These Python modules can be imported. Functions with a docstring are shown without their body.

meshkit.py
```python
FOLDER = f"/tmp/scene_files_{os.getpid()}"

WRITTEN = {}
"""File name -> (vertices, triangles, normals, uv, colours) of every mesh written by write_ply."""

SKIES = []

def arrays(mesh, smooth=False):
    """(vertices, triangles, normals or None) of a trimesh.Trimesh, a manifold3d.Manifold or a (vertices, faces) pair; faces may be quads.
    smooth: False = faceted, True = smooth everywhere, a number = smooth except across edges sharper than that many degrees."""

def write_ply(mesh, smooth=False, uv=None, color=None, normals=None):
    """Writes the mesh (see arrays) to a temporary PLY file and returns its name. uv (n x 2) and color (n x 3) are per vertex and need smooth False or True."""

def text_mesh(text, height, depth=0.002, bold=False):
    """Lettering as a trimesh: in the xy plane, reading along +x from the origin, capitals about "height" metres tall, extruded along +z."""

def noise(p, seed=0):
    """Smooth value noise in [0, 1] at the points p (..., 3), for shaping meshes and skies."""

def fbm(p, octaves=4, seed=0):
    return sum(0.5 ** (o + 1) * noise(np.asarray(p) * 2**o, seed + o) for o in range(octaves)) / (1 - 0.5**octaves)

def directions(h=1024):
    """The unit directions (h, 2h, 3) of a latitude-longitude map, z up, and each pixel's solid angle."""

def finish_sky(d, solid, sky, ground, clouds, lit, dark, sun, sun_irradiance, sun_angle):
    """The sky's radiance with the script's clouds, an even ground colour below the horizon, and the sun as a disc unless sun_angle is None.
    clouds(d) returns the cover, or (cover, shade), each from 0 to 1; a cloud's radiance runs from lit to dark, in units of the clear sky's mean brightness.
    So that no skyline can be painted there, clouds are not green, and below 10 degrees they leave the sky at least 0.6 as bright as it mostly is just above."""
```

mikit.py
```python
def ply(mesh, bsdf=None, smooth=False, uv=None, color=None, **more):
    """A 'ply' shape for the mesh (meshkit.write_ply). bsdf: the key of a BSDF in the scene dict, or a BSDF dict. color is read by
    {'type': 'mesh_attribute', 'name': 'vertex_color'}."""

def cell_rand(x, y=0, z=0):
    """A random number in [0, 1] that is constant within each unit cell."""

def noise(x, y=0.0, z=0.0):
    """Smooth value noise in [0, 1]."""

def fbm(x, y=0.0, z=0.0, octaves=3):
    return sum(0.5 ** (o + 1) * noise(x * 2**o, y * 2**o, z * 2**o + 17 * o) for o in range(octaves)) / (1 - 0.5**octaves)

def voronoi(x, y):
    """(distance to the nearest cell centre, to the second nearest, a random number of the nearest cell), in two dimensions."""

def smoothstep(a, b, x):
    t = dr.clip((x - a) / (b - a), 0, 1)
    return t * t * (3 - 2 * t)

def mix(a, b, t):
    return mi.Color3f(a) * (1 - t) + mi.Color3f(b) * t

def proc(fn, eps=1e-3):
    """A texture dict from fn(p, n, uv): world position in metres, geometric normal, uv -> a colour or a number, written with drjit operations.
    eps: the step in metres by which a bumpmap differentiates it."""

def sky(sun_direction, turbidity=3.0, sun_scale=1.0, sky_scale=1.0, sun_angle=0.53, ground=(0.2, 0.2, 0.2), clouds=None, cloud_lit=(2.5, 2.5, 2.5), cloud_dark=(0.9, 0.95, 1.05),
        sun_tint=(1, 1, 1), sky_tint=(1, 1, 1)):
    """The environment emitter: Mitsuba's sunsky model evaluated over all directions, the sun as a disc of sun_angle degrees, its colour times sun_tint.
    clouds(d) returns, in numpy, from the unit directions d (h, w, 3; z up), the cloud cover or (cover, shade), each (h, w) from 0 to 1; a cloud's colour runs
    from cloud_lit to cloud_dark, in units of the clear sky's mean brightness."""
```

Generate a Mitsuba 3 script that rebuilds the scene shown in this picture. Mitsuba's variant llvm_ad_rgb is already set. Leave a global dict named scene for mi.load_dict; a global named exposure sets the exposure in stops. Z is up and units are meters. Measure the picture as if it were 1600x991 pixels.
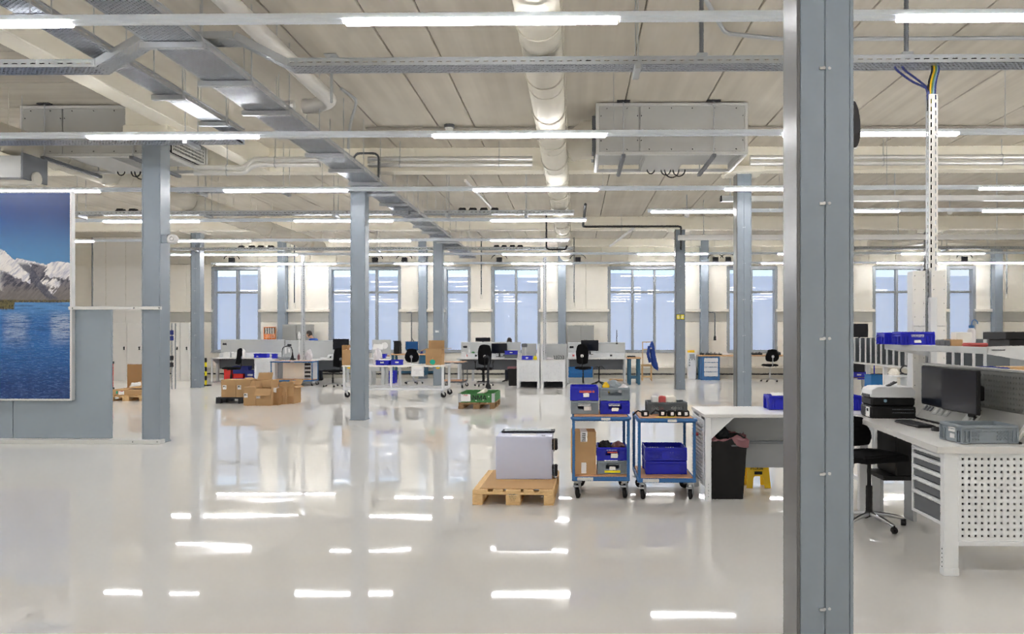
import math, random, numpy as np, trimesh, manifold3d, mitsuba as mi, drjit as dr, mikit, meshkit
from shapely.geometry import Polygon, box as sbox
from shapely.ops import unary_union
T = mi.ScalarTransform4f
random.seed(7)
scene, labels = {}, {}
# ---------------------------------------------------------------- camera, sky, light, exposure
F, PX, PY, H = 1250.0, 878.0, 523.0, 1.65          # focal length and principal point in pixels of the 1600x991 frame, eye height
YAW = math.atan(20.0 / F)
scene['camera'] = {'type': 'perspective', 'fov': math.degrees(2 * math.atan(800 / F)), 'fov_axis': 'x', 'near_clip': 0.05, 'far_clip': 500.0,
    'principal_point_offset_x': -(PX - 800) / 1600, 'principal_point_offset_y': -(PY - 495.5) / 991,
    'to_world': T().look_at(origin=[0, 0, H], target=[-math.sin(YAW), math.cos(YAW), H], up=[0, 0, 1])}
def soft_clouds(d):
    return np.clip((meshkit.fbm(d * [3, 3, 7], 4, 3) - 0.45) * 2.2, 0, 0.8)
scene['sky'] = mikit.sky((-0.42, 0.60, 0.95), turbidity=3.0, sun_scale=0.45, sky_scale=1.4, clouds=soft_clouds, cloud_lit=(1.7, 1.7, 1.75), ground=(0.25, 0.27, 0.22))
exposure = 2.0
LAMP = 11.8                                        # radiance of the lit tubes
TINT = (0.99, 0.985, 1.0)

# ---------------------------------------------------------------- helpers
def lin(r, g, b):
    return [(c / 255 / 12.92) if c < 11 else ((c / 255 + 0.055) / 1.055) ** 2.4 for c in (r, g, b)]
def X(px, Y):                                      # world x of picture column px at depth Y
    t = (px - PX) / F
    return Y * (t * math.cos(YAW) - math.sin(YAW)) / (math.cos(YAW) + t * math.sin(YAW))
def Zp(py, Y, px=800):                             # height of picture row py at depth Y
    d = -X(px, Y) * math.sin(YAW) + Y * math.cos(YAW)
    return H - (py - PY) / F * d
def fy(py):                                        # depth of a floor point at picture row py
    return F * H / (py - PY)
def rgb(*c): return {'type': 'rgb', 'value': list(c)}
def mat(key, color, rough=0.5, metal=0.0, spec=0.5, bump=None, **more):
    c = color if isinstance(color, dict) else rgb(*lin(*color))
    b = {'type': 'principled', 'base_color': c, 'roughness': rough, 'metallic': metal, **({'specular': spec} if metal == 0 else {}), **more}
    if bump: b = {'type': 'bumpmap', 'arbitrary': mikit.proc(bump[0], bump[2]), 'scale': bump[1], 'bsdf': b}
    scene['mat_' + key] = {'type': 'twosided', 'bsdf': b}
    return 'mat_' + key

BOXV = np.array([[0,0,0],[1,0,0],[1,1,0],[0,1,0],[0,0,1],[1,0,1],[1,1,1],[0,1,1]], float)
BOXF = np.array([[0,2,1],[0,3,2],[4,5,6],[4,6,7],[0,1,5],[0,5,4],[1,2,6],[1,6,5],[2,3,7],[2,7,6],[3,0,4],[3,4,7]])
def _cham():
    s = []
    for x in (-1, 1):
        for y in (-1, 1):
            for z in (-1, 1):
                s += [[x, y*.8, z*.8], [x*.8, y, z*.8], [x*.8, y*.8, z]]
    s = np.array(s); h = trimesh.convex.convex_hull(s)
    idx = [int(np.argmin(np.abs(s - v).sum(1))) for v in h.vertices]
    return s, np.array(idx)[h.faces]
CS, CF = _cham()
class MB:
    """Collects shapes into one mesh."""
    def __init__(self): self.v, self.f, self.n = [], [], 0
    def raw(self, v, f):
        v = np.asarray(v, float); self.v.append(v); self.f.append(np.asarray(f, int) + self.n); self.n += len(v); return self
    def box(self, x0, x1, y0, y1, z0, z1, c=0.0, rot=None):
        x0, x1 = min(x0, x1), max(x0, x1); y0, y1 = min(y0, y1), max(y0, y1); z0, z1 = min(z0, z1), max(z0, z1)
        if c:
            hs = np.array([x1-x0, y1-y0, z1-z0]) / 2; c = min(c, hs.min() * .9)
            v = np.where(np.abs(CS) > .9, np.sign(CS) * hs, np.sign(CS) * (hs - c)) + [(x0+x1)/2, (y0+y1)/2, (z0+z1)/2]; f = CF
        else:
            v = np.array([x0, y0, z0]) + BOXV * [x1-x0, y1-y0, z1-z0]; f = BOXF
        if rot is not None: v = (np.asarray(rot) @ np.c_[v, np.ones(len(v))].T).T[:, :3]
        return self.raw(v, f)
    def tube(self, path, r, n=8, caps=True):
        p = np.asarray(path, float); k = len(p); rr = np.broadcast_to(r, (k,))
        t = np.gradient(p, axis=0) if k > 2 else np.repeat([p[1] - p[0]], 2, 0)
        t /= np.linalg.norm(t, axis=1, keepdims=True) + 1e-12
        u = np.cross(t[0], [0, 0, 1] if abs(t[0][2]) < .9 else [1, 0, 0]); u /= np.linalg.norm(u)
        a = np.arange(n) * 2 * math.pi / n; vs = []
        for i in range(k):
            u = u - t[i] * (u @ t[i]); u /= np.linalg.norm(u) + 1e-12; w = np.cross(t[i], u)
            vs.append(p[i] + rr[i] * (np.cos(a)[:, None] * u + np.sin(a)[:, None] * w))
        v = np.vstack(vs); f = []
        for i in range(k - 1):
            for j in range(n):
                a0, a1, b0, b1 = i*n+j, i*n+(j+1) % n, (i+1)*n+j, (i+1)*n+(j+1) % n
                f += [[a0, a1, b1], [a0, b1, b0]]
        if caps:
            for j in range(1, n - 1): f += [[0, j+1, j], [(k-1)*n, (k-1)*n+j, (k-1)*n+j+1]]
        return self.raw(v, f)
    def cyl(self, p0, p1, r, n=12, r1=None): return self.tube([p0, p1], [r, r if r1 is None else r1], n)
    def lathe(self, prof, o=(0, 0, 0), n=20, axis='z'):
        prof = np.asarray(prof, float); a = np.arange(n) * 2 * math.pi / n; k = len(prof)
        v = np.array([[r*math.cos(t), r*math.sin(t), z] for r, z in prof for t in a])
        if axis == 'y': v = v[:, [0, 2, 1]] * [1, 1, -1]
        if axis == 'x': v = v[:, [2, 1, 0]] * [1, 1, -1]
        f = []
        for i in range(k - 1):
            for j in range(n):
                a0, a1, b0, b1 = i*n+j, i*n+(j+1) % n, (i+1)*n+j, (i+1)*n+(j+1) % n
                f += [[a0, a1, b1], [a0, b1, b0]]
        return self.raw(v + np.array(o), f)
    def poly(self, pg, a, b, axis='z'):               # shapely polygon pushed along an axis from a to b; (u,v) = (x,y), (x,z) for y, (y,z) for x
        for g in getattr(pg, 'geoms', [pg]):
            m = trimesh.creation.extrude_polygon(g, abs(b - a), engine='earcut'); v = np.array(m.vertices); v[:, 2] += min(a, b)
            fl = np.array(m.faces)
            if axis == 'y': v = v[:, [0, 2, 1]]; fl = fl[:, ::-1]
            if axis == 'x': v = v[:, [2, 0, 1]]
            self.raw(v, fl)
        return self
    def mesh(self, m):
        if hasattr(m, 'to_mesh'): q = m.to_mesh(); return self.raw(q.vert_properties[:, :3], q.tri_verts)
        return self.raw(m.vertices, m.faces)
    def xf(self, M):
        M = np.asarray(M); self.v = [(M @ np.c_[v, np.ones(len(v))].T).T[:, :3] for v in self.v]; return self
    def tri(self): return trimesh.Trimesh(np.vstack(self.v), np.vstack(self.f), process=False)
def RZ(deg, x=0, y=0, z=0):
    a = math.radians(deg); c, s = math.cos(a), math.sin(a)
    return np.array([[c, -s, 0, x], [s, c, 0, y], [0, 0, 1, z], [0, 0, 0, 1]])
def RX(deg, x=0, y=0, z=0):
    a = math.radians(deg); c, s = math.cos(a), math.sin(a)
    return np.array([[1, 0, 0, x], [0, c, -s, y], [0, s, c, z], [0, 0, 0, 1]])
def RY(deg, x=0, y=0, z=0):
    a = math.radians(deg); c, s = math.cos(a), math.sin(a)
    return np.array([[c, 0, s, x], [0, 1, 0, y], [-s, 0, c, z], [0, 0, 0, 1]])
def newkey(name, pool=None):
    pool = labels if pool is None else pool
    if name not in pool: return name
    i = 1
    while f'{name}_{i:03d}' in pool: i += 1
    return f'{name}_{i:03d}'
def ply(mb, m, smooth=False): return mikit.ply(mb.tri(), m, smooth=smooth)
class Parts:
    """The parts of one thing, as ply dicts under plain part names."""
    def __init__(self): self.d = {}
    def add(self, part, mb, m, smooth=False, **more):
        d = mb if isinstance(mb, dict) else ply(mb, m, smooth)
        head, _, tail = part.rpartition('__')
        k = newkey(part, self.d); self.d[k] = {**d, **more}; return k
def place(parts, name, label, cat, x=0, y=0, z=0, rot=0, group=None, kind=None, plabels=None):
    key = newkey(name); M = RZ(rot, x, y, z)
    labels[key] = {k: v for k, v in dict(label=label, category=cat, group=group, kind=kind).items() if v}
    if kind == 'structure': labels[key].pop('category', None)
    for p, d in parts.d.items():
        scene[key + ('__' + p if p else '')] = {**d, 'to_world': T(M)}
    for p, l in (plabels or {}).items(): labels[key + '__' + p] = {'label': l}
    return key
def single(name, mb, m, label, cat, smooth=False, **k):
    P = Parts(); P.add('', mb, m, smooth); return place(P, name, label, cat, **k)

# ---------------------------------------------------------------- materials
N, FB, SS = mikit.noise, mikit.fbm, mikit.smoothstep
def tex_floor(p, n, uv):
    return mikit.mix(lin(202, 200, 195), lin(211, 209, 205), FB(p.x * .35, p.y * .35))
def tex_floor_bump(p, n, uv): return FB(p.x * 1.0, p.y * 1.5, 0.0, 2)
mat('floor', mikit.proc(tex_floor), rough=.012, spec=.18, bump=(tex_floor_bump, .0030, .01))
def tex_conc(p, n, uv):
    s = FB(p.x * 9, p.y * .35, p.z); q = FB(p.x * 1.3, p.y * 1.3, 3.0)
    return mikit.mix(lin(170, 164, 152), lin(202, 197, 186), mi.Float(s * .65 + q * .35))
def tex_concx(p, n, uv):
    s = FB(p.x * .35, p.y * 9, p.z); q = FB(p.x * 1.3, p.y * 1.3, 3.0)
    return mikit.mix(lin(170, 164, 152), lin(202, 197, 186), mi.Float(s * .65 + q * .35))
mat('concrete', mikit.proc(tex_conc), rough=.9, spec=.2)
mat('concrete_x', mikit.proc(tex_concx), rough=.9, spec=.2)
mat('joint', (120, 113, 102), .9)
mat('cream_beam', (250, 246, 232), .6)
mat('cream', (246, 242, 231), .5)
mat('cream_dark', (206, 202, 190), .6)
mat('band', (176, 175, 168), .6)
mat('white_sheet', (240, 239, 235), .45)
mat('dull_black', (6, 6, 7), .7, spec=.15)
mat('steel_grey', (127, 138, 149), .33)
mat('steel_brushed', (92, 93, 94), .3, spec=.45)
mat('frame_grey', (138, 144, 150), .4)
mat('panel_grey', (136, 148, 158), .4)
mat('zinc', (176, 180, 184), .42, metal=.65)
mat('zinc_blue', (170, 176, 184), .38, metal=.8)
mat('trunk', (236, 245, 255), .35)
mat('duct', (208, 204, 193), .8, spec=.2)
mat('unit', (172, 173, 171), .5)
mat('unit_edge', (205, 206, 205), .4, metal=.3)
def tex_foil(p, n, uv): return FB(p.x * 9, p.y * 9, p.z * 30)
mat('foil', (236, 236, 234), .3, metal=.6, bump=(tex_foil, .01, .004))
mat('wrap', (232, 230, 226), .35, bump=(tex_foil, .02, .004))
mat('black', (14, 14, 16), .5, spec=.3)
mat('fabric', (15, 15, 17), .9, spec=.1)
mat('rubber', (26, 26, 28), .7, spec=.3)
mat('screen', (14, 17, 28), .15, spec=.25)
mat('screen_blue', (30, 75, 130), .15)
mat('dark', (38, 40, 44), .6, spec=.3)
mat('darkgrey', (88, 92, 97), .5)
mat('chrome', (205, 207, 210), .15, metal=1.0)
mat('blue_plastic', (16, 24, 168), .35)
mat('blue_navy', (20, 34, 110), .45)
mat('blue_frame', (42, 94, 148), .35)
mat('blue_box', (28, 112, 180), .4)
mat('teal_leg', (36, 84, 112), .4)
mat('grey_plastic', (124, 134, 142), .4)
mat('grey_dark_plastic', (86, 92, 96), .45)
mat('bench', (224, 227, 230), .4)
mat('bench_top', (214, 214, 212), .28)
mat('far_panel', (186, 189, 190), .5)
mat('mid_grey', (164, 168, 171), .5)
mat('console', (168, 169, 166), .45)
mat('conduit', (150, 145, 136), .6)
mat('peg_grey', (146, 147, 144), .4, metal=.3)
mat('lavender', (192, 197, 218), .4)
mat('white', (238, 238, 238), .5)
mat('paper', (240, 240, 240), .8)
mat('ink', (30, 30, 34), .8)
mat('yellow', (232, 190, 20), .45)
mat('yellow_vivid', (238, 222, 30), .5)
mat('red', (190, 34, 30), .4)
mat('red_label', (184, 78, 76), .6)
mat('orange', (226, 128, 40), .5)
mat('green', (52, 112, 56), .6)
mat('teal', (26, 158, 130), .6)
mat('bag_red', (118, 74, 80), .3, spec=.7)
mat('bag_white', (226, 222, 226), .3)
mat('skin', (196, 150, 124), .55)
mat('hair', (42, 34, 30), .7)
mat('shirt_blue', (36, 72, 150), .8)
mat('trouser', (34, 38, 50), .9)
mat('coat_blue', (24, 52, 124), .85)
mat('cable_blue', (40, 50, 110), .5)
mat('cable_green', (90, 120, 70), .5)
mat('cable_grey', (128, 160, 180), .5)
mat('carpet_brown', (150, 112, 92), .7)
def tex_wood(p, n, uv):
    g = FB(p.x * 40, p.y * 5, p.z * 60); w = FB(p.x * 4, p.y * 2, p.z * 5)
    return mikit.mix(lin(186, 150, 104), lin(224, 194, 146), mi.Float(g * .6 + w * .4))
mat('pine', mikit.proc(tex_wood), .75, spec=.25)
def tex_oldwood(p, n, uv): return mikit.mix(lin(112, 88, 62), lin(158, 128, 94), mi.Float(FB(p.x * 30, p.y * 6, p.z * 50)))
mat('old_pine', mikit.proc(tex_oldwood), .8, spec=.2)
mat('wood_top', (198, 158, 116), .5)
mat('board_brown', (188, 142, 108), .55)
def tex_card(p, n, uv): return mikit.mix(lin(170, 136, 98), lin(184, 150, 110), mi.Float(FB(p.x * 3, p.y * 3, p.z * 5)))
mat('cardboard', mikit.proc(tex_card), .85, spec=.2)
mat('cardboard_dark', (158, 122, 84), .85, spec=.2)
scene['mat_glass'] = {'type': 'thindielectric', 'int_ior': 1.5}
scene['mat_blind'] = {'type': 'principledthin', 'base_color': rgb(*lin(210, 221, 252)), 'roughness': .8, 'diff_trans': 1.5}
scene['mat_lamp'] = {'type': 'twosided', 'bsdf': {'type': 'diffuse', 'reflectance': rgb(.8, .8, .8)}}
def glow(d, k=1.0): return {**d, 'emitter': {'type': 'area', 'radiance': rgb(*[LAMP * k * c for c in TINT])}}

def slotted(n_across, width, length, pitch, slot_l, slot_w, stagger=True):
    """Sheet in (across, along) with rows of slots: vertices and faces, z = 0."""
    v, f = [], []
    def quad(a0, a1, b0, b1):
        k = len(v); v.extend([[a0, b0, 0], [a1, b0, 0], [a1, b1, 0], [a0, b1, 0]]); f.extend([[k, k+1, k+2], [k, k+2, k+3]])
    pa = width / n_across; e = 0.0; m = int(length / pitch)
    for i in range(n_across):
        c = (i + .5) * pa
        quad(e, c - slot_w/2, 0, length); e = c + slot_w/2
        off = pitch * (.5 if (stagger and i % 2) else 0); b = 0.0
        for j in range(m):
            s0 = off + j * pitch + (pitch - slot_l) / 2
            if s0 + slot_l > length: break
            quad(c - slot_w/2, e, b, s0); b = s0 + slot_l
        quad(c - slot_w/2, e, b, length)
    quad(e, width, 0, length)
    return np.array(v), np.array(f)
def holes(w, h, m, pitch, s, rnd=False):
    """Plate w x h with a grid of square holes of size s (shapely)."""
    nx, ny = int((w - 2*m) / pitch + 1e-6), int((h - 2*m) / pitch + 1e-6)
    ox, oy = (w - nx*pitch) / 2, (h - ny*pitch) / 2
    P = Polygon([(0, 0), (w, 0), (w, h), (0, h)], [[(ox+i*pitch-s/2, oy+j*pitch-s/2), (ox+i*pitch+s/2, oy+j*pitch-s/2), (ox+i*pitch+s/2, oy+j*pitch+s/2), (ox+i*pitch-s/2, oy+j*pitch+s/2)] for i in range(nx+1) for j in range(ny+1)])
    return P
# ---------------------------------------------------------------- the room
XL, XR, YB, YW, ZC = -24.0, 20.0, -5.0, 30.1, 5.23
labels['floor'] = {'kind': 'structure', 'label': 'polished light grey epoxy floor of the hall'}
scene['floor'] = ply(MB().box(XL, XR, YB, YW + .3, -.2, 0), 'mat_floor')
labels['ground'] = {'kind': 'structure', 'label': 'grass outside the windows'}
mat('grass', (96, 118, 66), .9)
scene['ground'] = ply(MB().box(-120, 120, YW + .35, 160, -.4, -.15), 'mat_grass')
labels['ceiling'] = {'kind': 'structure', 'label': 'ceiling of concrete planks'}
scene['ceiling__slab'] = ply(MB().box(XL, XR, YB, YW + .3, ZC + .03, ZC + .25), 'mat_joint')
def plank(x0, x1, y0, y1, m):
    k = newkey('ceiling__plank', scene); g = .009
    scene[k] = ply(MB().box(x0 + g, x1 - g, y0 + g, y1 - g, ZC, ZC + .05, .008), m)
edges = [-24, -23.4]; x = -23.4
while x < -3: x += 1.25; edges.append(x)
edges = [e for e in edges if e < -2.5] + [-2.345 - .62 * 0, -1.726, -.475, .776, 2.03]
while edges[-1] < 19: edges.append(edges[-1] + 1.25)
edges[-1] = 20.0
BAYS = [(YB, 15.45), (15.45, 24.45), (24.45, YW + .2)]
for y0, y1 in BAYS:
    for a, b in zip(edges[:-1], edges[1:]):
        if y1 < 16 and b < -5.9: continue
        plank(a if not (y1 < 16 and a < -6) else -6.03, b, y0, y1, 'mat_concrete')
yy = YB
while yy < 15.4:
    plank(XL, -6.03, yy, min(yy + 1.25, 15.45), 'mat_concrete_x'); yy += 1.25
# beams
def beam(x0, x1, y0, y1, z0, label):
    k = newkey('beam'); labels[k] = {'kind': 'structure', 'label': label}
    scene[k] = ply(MB().box(x0, x1, y0, y1, z0, ZC + .02, .015), 'mat_cream_beam')
beam(XL, XR, 15.3, 15.62, 4.78, 'cream concrete cross beam over the nearer column row')
beam(XL, XR, 24.3, 24.62, 4.84, 'cream concrete cross beam over the farther column row')
beam(-6.19, -5.87, YB, 15.3, 4.78, 'cream concrete beam running in depth over the grey wall panel')
beam(XL, XR, YW - .15, YW + .2, 4.95, 'cream edge beam above the window wall')
# walls
WINS = [(333, 405, 2), (516, 624, 3), (696, 733, 1), (770, 842, 2), (952, 1060, 3), (1138, 1212, 2), (1366, 1440, 2), (1482, 1522, 1)]
WZ0, WZ1 = Zp(549, YW), Zp(419, YW)
wx = [(X(a, YW), X(b, YW), n) for a, b, n in WINS]
wx.append((wx[-1][1] + 2.2, wx[-1][1] + 4.0, 2))
wall = Polygon([(XL, 0), (XR, 0), (XR, ZC + .1), (XL, ZC + .1)], [[(a, WZ0), (b, WZ0), (b, WZ1), (a, WZ1)] for a, b, n in wx])
labels['wall_back'] = {'kind': 'structure', 'label': 'cream panel wall with the windows'}
scene['wall_back__core'] = ply(MB().poly(wall, YW + .04, YW + .30, 'y'), 'mat_cream_dark')
def wpanel(x0, x1, z0, z1, m='mat_cream', y=YW, part='panel', d=.05, c=.008):
    if x1 - x0 < .04: return
    scene[newkey('wall_back__' + part, scene)] = ply(MB().box(x0 + .004, x1 - .004, y, y + d, z0, z1, c), m)
def cassettes(x0, x1, z0, z1, m='mat_cream'):
    n = max(1, round((x1 - x0) / 1.0))
    for i in range(n): wpanel(x0 + (x1 - x0) * i / n, x0 + (x1 - x0) * (i + 1) / n, z0, z1, m)
solid = [(XL, wx[0][0])] + [(wx[i][1], wx[i + 1][0]) for i in range(len(wx) - 1)] + [(wx[-1][1], XR)]
for a, b in solid:
    cassettes(a, b, 2.52, 4.30); cassettes(a, b, .46, 2.12)
    wpanel(a, b, 2.13, 2.50, 'mat_band', part='band')
    scene[newkey('wall_back__rail', scene)] = ply(MB().box(a, b, YW - .13, YW + .02, 2.50, 2.60, .01), 'mat_cream')
for a, b, n in wx:
    wpanel(a, b, .46, WZ0 - .01)
    scene[newkey('wall_back__sill', scene)] = ply(MB().box(a - .05, b + .05, YW - .1, YW + .1, WZ0 - .06, WZ0 - .005, .008), 'mat_frame_grey')
cassettes(XL, XR, 4.32, ZC, 'mat_cream_dark')
scene['wall_back__ledge'] = ply(MB().box(XL, XR, YW - .10, YW + .04, .40, .45, .01), 'mat_cream')
scene['wall_back__plinth'] = ply(MB().box(XL, XR, YW - .0, YW + .05, 0, .40), 'mat_cream_dark')
scene['wall_back__pipe'] = ply(MB().cyl((XL, YW - .05, .17), (XR, YW - .05, .17), .025, 8), 'mat_dark', 30)
for nm, b in dict(wall_left=(XL - .2, XL, YB, YW), wall_right=(XR, XR + .2, YB, YW), wall_front=(XL, XR, YB - .2, YB)).items():
    labels[nm] = {'kind': 'structure', 'label': 'cream hall wall'}
    scene[nm] = ply(MB().box(*b, 0, ZC), 'mat_cream')
# windows
for i, (a, b, n) in enumerate(wx):
    k = f'window_{i+1}'; labels[k] = {'kind': 'structure', 'label': 'grey framed window with lowered white blind'}
    fr = MB(); d0, d1 = YW - .02, YW + .30; t = .05
    fr.box(a - .06, a + t, d0, d1, WZ0 - .02, WZ1 + .06, .006).box(b - t, b + .06, d0, d1, WZ0 - .02, WZ1 + .06, .006)
    fr.box(a + t, b - t, d0, d1, WZ1 - .06, WZ1 + .06, .006).box(a + t, b - t, d0, d1, WZ0 - .02, WZ0 + .05, .006)
    scene[k + '__frame'] = ply(fr, 'mat_frame_grey')
    zt = Zp(456.5, YW); w = (b - a - 2 * t) / n
    for j in range(1, n):
        scene[newkey(k + '__mullion', scene)] = ply(MB().box(a + t + j*w - .045, a + t + j*w + .045, YW + .10, YW + .26, WZ0 + .05, WZ1 - .06, .006), 'mat_frame_grey')
    for j in range(n):
        l, r = a + t + j*w + (.045 if j else 0), a + t + (j+1)*w - (.045 if j < n-1 else 0)
        scene[newkey(k + '__transom', scene)] = ply(MB().box(l, r, YW + .11, YW + .25, zt - .04, zt + .04, .006), 'mat_frame_grey')
        for z0, z1 in ((WZ0 + .05, zt - .04), (zt + .04, WZ1 - .06)):
            scene[newkey(k + '__pane', scene)] = ply(MB().raw([[l, YW+.2, z0], [r, YW+.2, z0], [r, YW+.2, z1], [l, YW+.2, z1]], [[0, 1, 2], [0, 2, 3]]), 'mat_glass')
        gap = [.30, .22, .34, .26, .18, .3, .24, .2][(i * 3 + j) % 8]
        scene[newkey(k + '__blind', scene)] = ply(MB().raw([[l-.02, YW+.265, WZ0], [r+.02, YW+.265, WZ0], [r+.02, YW+.265, WZ1-gap], [l-.02, YW+.265, WZ1-gap]], [[0, 1, 2], [0, 2, 3]]), 'mat_blind')
# steel columns: box section, closed by two cover strips with a joint and clips between them
def column(x, y, w, ztop, label, d=.29, groove='front', clips=7, mount=None):
    P = Parts(); h = w / 2
    core = MB().box(-h + .012, h - .012, .012, d - .012, 0, ztop)
    P.add('core', core, 'mat_steel_grey')
    P.add('flange', MB().box(-h, -h + .018, 0, d, 0, ztop, .004), 'mat_steel_brushed' if groove == 'front' else 'mat_steel_grey'); P.add('flange', MB().box(h - .018, h, 0, d, 0, ztop, .004), 'mat_steel_grey')
    P.add('back_cover', MB().box(-h + .019, h - .019, d - .011, d - .002, 0, ztop, .003), 'mat_steel_grey')
    if groove == 'front':
        for s in (-1, 1): P.add('cover', MB().box(min(s*.0025, s*(h - .019)), max(s*.0025, s*(h - .019)), .003, .012, 0, ztop, .003), 'mat_steel_grey')
        for i in range(clips):
            z = .25 + i * .69
            if z < ztop - .1:
                P.add('clip', MB().cyl((-.006, -.006, z), (-.006, .012, z), .008, 8).box(-.03, -.008, -.008, -.002, z - .009, z + .004), 'mat_chrome')
                P.add('clip', MB().cyl((.022, 0, z), (.022, .008, z), .008, 8), 'mat_chrome')
    else:
        P.add('cover', MB().box(-h + .019, h - .019, .003, .012, 0, ztop, .003), 'mat_steel_grey')
    P.add('base_plate', MB().box(-h - .012, h + .012, -.012, d + .012, 0, .02, .004), 'mat_steel_grey')
    k = place(P, 'column', label, None, x, y, kind='structure')
    return k
column(X(1289.5, 4.1), 4.1, X(1334, 4.1) - X(1245, 4.1), ZC, 'nearest grey steel column with clipped centre joint', d=.27)
column(X(236, 12.0), 12.0, .285, 4.66, 'grey steel column beside the grey wall panel', groove='none')
column(X(559, 15.32), 15.32, .285, 4.72, 'grey steel column behind the white trolley table end', groove='none')
column(X(1162.5, 15.32), 15.32, .29, 4.72, 'grey steel column behind the white workbench with the bin')
column(X(684, 24.3), 24.3, .28, 4.8, 'grey steel column behind the white trolley table', groove='none')
column(X(1063, 24.0), 24.0, .29, 4.8, 'grey steel column carrying two yellow marks')
column(X(305, 24.6), 24.6, .29, 4.8, 'grey steel column beside the striped post')
column(X(1457, 24.6), 24.6, .29, 4.8, 'grey steel column behind the white power pole')
for cx, cy in ((X(1162.5, 15.32), 15.15), (X(559, 15.32), 15.15), (X(236, 12), 11.85), (X(684, 24.3), 24.15), (X(1063, 24), 24.0), (X(305, 24.6), 24.3), (X(1457, 24.6), 24.3)):
    k = newkey('beam_haunch'); labels[k] = {'kind': 'structure', 'label': 'cream concrete bearing block on a column head'}
    zt = 4.66 if cy < 12 else (4.72 if cy < 16 else 4.8)
    scene[k] = ply(MB().box(cx - .34, cx + .34, cy - .02, cy + .62, zt, zt + .12, .01), 'mat_cream_beam')
k = 'beam_haunch_stub'
labels[k] = {'kind': 'structure', 'label': 'cream block closing the depth beam over the column by the wall panel'}
scene[k] = ply(MB().box(-6.75, -5.8, 11.9, 12.5, 4.78, ZC, .01), 'mat_cream_beam')
for i, px in enumerate((440, 660, 878, 1101, 1322, 1560, 222)):
    k = newkey('wall_post'); labels[k] = {'kind': 'structure', 'label': 'grey steel post standing against the window wall'}
    x = X(px, YW - .3)
    scene[k] = ply(MB().box(x - .145, x + .145, YW - .34, YW - .31, 0, ZC, .004).box(x - .145, x + .145, YW - .05, YW - .02, 0, ZC, .004).box(x - .12, x + .12, YW - .31, YW - .05, 0, ZC), 'mat_steel_grey')
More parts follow.
